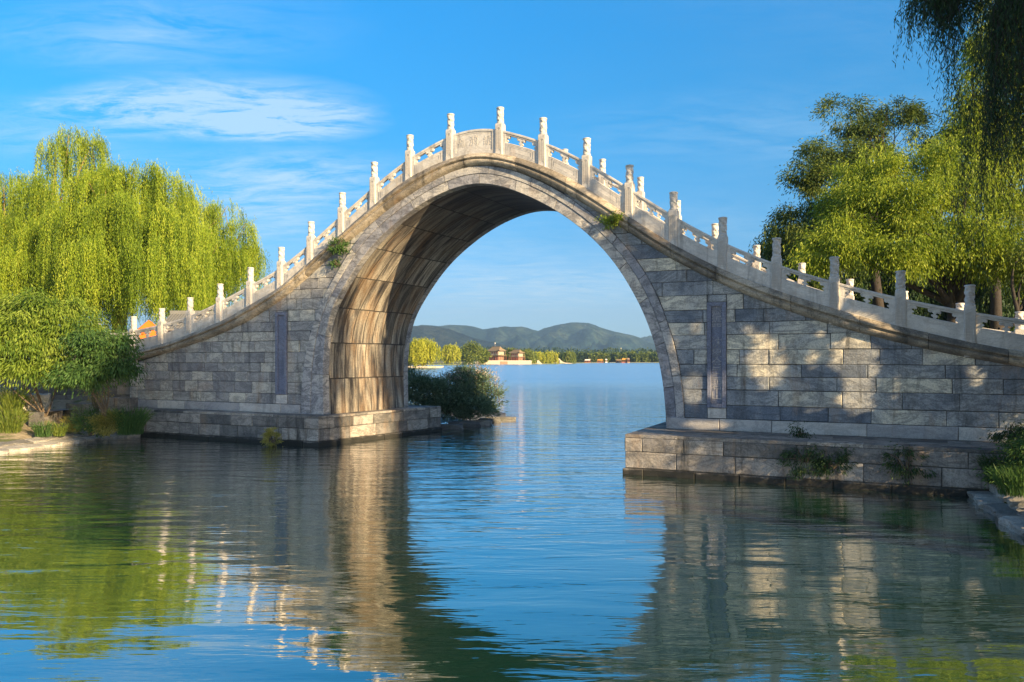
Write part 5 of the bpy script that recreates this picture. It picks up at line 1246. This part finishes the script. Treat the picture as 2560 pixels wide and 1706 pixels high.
# white causeway arch and the slope left of it
def causeway():
    root = empty('white_causeway_bridge', fp(1396, 548, 0), YAW); tag(root, 'small white arched causeway bridge between the far willows', 'bridge'); k = 548/FPX
    prof = [(-24, 0), (-16, 1.0), (-8, 4.0), (-5, 6.6), (-2, 8.4), (2, 8.4), (4, 6.8), (9, 3.6), (16, 1.6), (34, .6), (34, -.3), (-24, -.3)]
    prof = [(x*k*1.0, z*k*1.5 if z > 0 else z) for x, z in prof]
    mb = MB(); outline_solid(mb, prof, lambda s_, t_, v: (s_, v, t_), -2.5, 2.5, .05); mb.build('causeway_body', M['cream'], root)
    mb = MB(); mb.box(-.8, .8, -2.56, -2.4, -.1, 2.3); mb.build('archway', M['wood_dark'], root)
causeway()
root = empty('white_ramp', fp(1347, 500, 0), YAW); tag(root, 'short white sloping ramp wall left of the causeway bridge', 'wall'); mb = MB()
outline_solid(mb, [(-1.5, -.2), (2.4, -.2), (1.0, 1.2), (-.3, 2.4), (-1.0, 2.3)], lambda s_, t_, v: (s_, v, t_), -1, 1, .05); mb.build('ramp_wall', M['cream'], root)
# water tower, mast and pale block beyond the trees
root = empty('water_tower', fp(1552, 1500, 0)); tag(root, 'white concrete water tower standing above the far trees', 'tower'); mb = MB(); k = 1500/FPX
mb.tube([(0, 0, 0), (0, 0, 15)], [.8, .7], 10); mb.build('shaft', M['concrete'], root); mb = MB(); mb.tube([(0, 0, 14.5), (0, 0, 15.5), (0, 0, 23.5), (0, 0, 24)], [.8, 1.25, 1.25, .9], 12); mb.build('tank', M['plaster'], root)
mb = MB(); mb.tube([(0, 0, 0), (0, 0, 20)], [.55, .35], 6); tag(mb.build('white_mast', M['plaster'], None, fp(1572.5, 1500, 0)), 'thin white mast right of the water tower', 'mast')
def block_building(label, x, d, w, z, dp):
    root = empty('pale_building', fp(x, d, 0), YAW); tag(root, label, 'building', 'pale buildings beyond the far trees'); k = d/FPX; mb = MB(); mb.box(-w*k, w*k, 0, dp, 0, z); mb.build('wall', M['concrete'], root)
    mb = MB(); mb.box(-w*k-.4, w*k+.4, -.4, dp+.4, z, z+.8); mb.build('roof', M['plaster'], root)
    for j in range(2):
        for i in range(6): mb = MB(); xx = (-w+(i+.5)*w/3)*k; mb.box(xx-1.1, xx+1.1, -.12, 0, z-3.2-j*4, z-1.5-j*4); mb.build('window', M['wood_dark'], root)
block_building('long pale pink building beyond the far trees beside the arch', 1631, 1450, 13, 17.0, 20)
block_building('shorter pale building left of the long one', 1612, 1400, 6, 14.5, 14)
root = empty('lamp_mast', fp(1237.5, 520, 0)); tag(root, 'thin tall mast with a round lamp head rising above the larger pavilion', 'mast'); mb = MB(); mb.tube([(0, 0, 0), (0, 0, 13.2)], [.12, .08], 5); mb.build('pole', M['concrete'], root); mb = MB(); mb.tube([(0, 0, 12.9), (0, 0, 13.3), (0, 0, 13.8)], [.2, .45, .2], 8); mb.build('lamp_head', M['plaster'], root)
# moored boats
def boat(label, x, d, w, roof, hull='plaster', h=1.0):
    root = empty('roofed_boat', fp(x, d, 0), YAW); tag(root, label, 'boat', 'roofed boats moored at the far shore')
    mb = MB(); outline_solid(mb, [(-w, .9), (-w*.86, -.1), (w*.86, -.1), (w, .9)], lambda s_, t_, v: (s_, v, t_), -1.3, 1.3, .05); mb.build('hull', M[hull], root)
    for xx in (-.75, -.25, .25, .75): mb = MB(); mb.tube([(xx*w, -1, .7), (xx*w, -1, 2.0*h)], .1, 5); mb.build('post', M['wood_red'], root)
    mb = MB(); mb.add([(-w*.85, -1.5, 1.9*h), (w*.85, -1.5, 1.9*h), (w*.7, 0, 2.9*h), (-w*.7, 0, 2.9*h), (-w*.85, 1.5, 1.9*h), (w*.85, 1.5, 1.9*h)], [(0, 1, 2, 3), (3, 2, 5, 4), (0, 3, 4), (1, 5, 2)]); mb.build('roof', M[roof], root)
boat('small pale roofed boat at the left of the moored row', 1468, 640, 2.5, 'plaster', 'wood_red')
boat('pink grey boat house like boat next in the moored row', 1473.5, 655, 1.2, 'concrete', 'wood_dark', 1.1)
boat('long yellow roofed boat in the middle of the moored row', 1500, 660, 2.9, 'orange_roof', 'wood_red')
boat('white boat right of the yellow roofed one', 1515.5, 668, .9, 'plaster', 'plaster', 1.1)
boat('long dark green hulled boat', 1547, 640, 2.6, 'tile', 'wood_dark')
boat('largest orange roofed boat at the right of the moored row', 1561, 632, 2.6, 'orange_roof', 'wood_red', 1.25)
boat('round roofed tan boat at the right end of the moored row', 1571, 630, 1.1, 'wood_tan', 'wood_tan', 1.35)

# ------------------------------------------------------------------ hills
def hill_mat(name, cols, rocks=.8):
    m, nt, p, o = newmat(name); tc = N(nt, 'ShaderNodeTexCoord').outputs['Object']
    a = noi(nt, tc, .006, 8, .68, .5); f = noi(nt, tc, .045, 7, .75)
    c = ramp(nt, a, [(.40, cols[0]), (.5, cols[1]), (.60, cols[2])]); c = mix(nt, c, ramp(nt, f, [(.38, g(.2)), (.60, g(1.5))]), .9, 'MULTIPLY')
    rk = mth(nt, 'MULTIPLY', ramp(nt, noi(nt, mapping(nt, tc, loc=(300, 40, 9)), .011, 6, .7, .8), [(.66, g(0)), (.69, g(1))]), rocks)
    c = mix(nt, c, (.42, .38, .33), rk)
    L(nt, c, p.inputs['Base Color']); p.inputs['Roughness'].default_value = 1; p.inputs['Specular IOR Level'].default_value = .1
    b = N(nt, 'ShaderNodeBump', ins={'Strength': 1.0, 'Distance': 14}); L(nt, mth(nt, 'ADD', f, a), b.inputs['Height']); L(nt, b.outputs[0], p.inputs['Normal'])
    return m
M['hill'] = hill_mat('hill_forest', ((.010, .028, .030), (.026, .052, .042), (.065, .090, .058)))
M['hill_shade'] = hill_mat('hill_shaded_forest', ((.015, .025, .03), (.025, .04, .035), (.045, .055, .045)), .0)  # shade on the near spur is put into this darker forest colour
def ridge(name, prof, d0, d1, d2, mat, seed, nx=260, ny=36, gully=1.0):
    """prof: skyline in the photograph; the ridge stands at distance d1, its foot at d0, its back at d2"""
    xs = [p[0] for p in prof]; ys = [p[1] for p in prof]; X = np.linspace(xs[0], xs[-1], nx); mb = MB()
    for x in X:
        top = (HOR-np.interp(x, xs, ys))*d1/FPX+CAMH
        for j in range(ny+1):
            t = j/ny
            if t <= .72: f = t/.72; d = d0+(d1-d0)*f; h = f**1.25
            else: f = (t-.72)/.28; d = d1+(d2-d1)*f; h = 1-f*f
            q = Vector((x*.012+seed, d*.0016, 0)); rn = abs(noise.noise(q*1.6))+.5*abs(noise.noise(q*3.7))+.25*noise.noise(q*8)
            k = math.sin(math.pi*min(1, t/.72))
            z = top*h*(1-.0*k)+top*k*gully*(.75*rn-.30)*.95+noise.noise(q*22)*top*.03
            mb.v.append(fp(x, d, max(z, -2)))
    for i in range(nx-1):
        for j in range(ny): mb.f.append((i*(ny+1)+j, i*(ny+1)+j+1, (i+1)*(ny+1)+j+1, (i+1)*(ny+1)+j)); mb.t.append(.5)
    return tagk(mb.build(name, M[mat], smooth=True))
r6 = lambda a: [(1000+.2975*x, 780+.2975*y) for x, y in a]
back = [(-600, 850), (-200, 822), (100, 835), (400, 818), (700, 828), (950, 822)]+r6([(190,110),(260,112),(330,122),(360,116),(420,107),(500,112),(560,116),(640,130),(710,147),(760,138),(800,130),(870,124),(960,128),(1040,125),(1100,142),(1150,163),(1200,141),(1300,112),(1400,95),(1470,87),(1560,93),(1620,103),(1700,136),(1800,165),(1900,186),(1980,202)])+[(1640, 862), (1750, 868), (2000, 860), (2400, 872), (3000, 884)]
ridge('hills', back, 3000, 4000, 4600, 'hill', 1.0)
front_ = [(-400, 860), (100, 852), (500, 846), (900, 828)]+r6([(150,118),(230,116),(310,124),(400,140),(500,178),(600,212),(700,240),(850,272),(950,300),(1100,330),(1250, 345)])+[(1450, 890)]
ridge('near_hill_spur', front_, 2200, 2700, 3000, 'hill_shade', 7.0, gully=.5)
ridge('far_hill', r6([(1750, 260), (1900, 235), (2000, 222), (2060, 209), (2100, 200), (2160, 203), (2300, 215)])+[(1800, 850), (2000, 866)], 4400, 4900, 5300, 'hill', 3.0, nx=80)

# ------------------------------------------------------------------ the air between here and the hills
mb = MB()
c_ = Vector((CAMX, CAMY, 0)); F_ = Vector((-sn, cs, 0)); R_ = Vector((cs, sn, 0))
# wide enough that no face cuts the water or the land
q = [c_+F_*d+R_*l for d, l in ((-260, -9000), (-260, 9000), (5600, 12000), (5600, -12000))]
mb.add([(p.x, p.y, z) for z in (-3.2, 330) for p in q], [(0, 1, 2, 3), (4, 5, 6, 7), (0, 1, 5, 4), (1, 2, 6, 5), (2, 3, 7, 6), (3, 0, 4, 7)])
m, nt, p_, o = newmat('haze_air'); nt.nodes.remove(p_)
pv = N(nt, 'ShaderNodeVolumePrincipled', ins={'Density': .00014, 'Anisotropy': .2}); pv.inputs['Color'].default_value = (.45, .72, 1.0, 1); L(nt, pv.outputs[0], o.inputs['Volume'])
hz = mb.build('haze', m); tag(hz, kind='stuff')
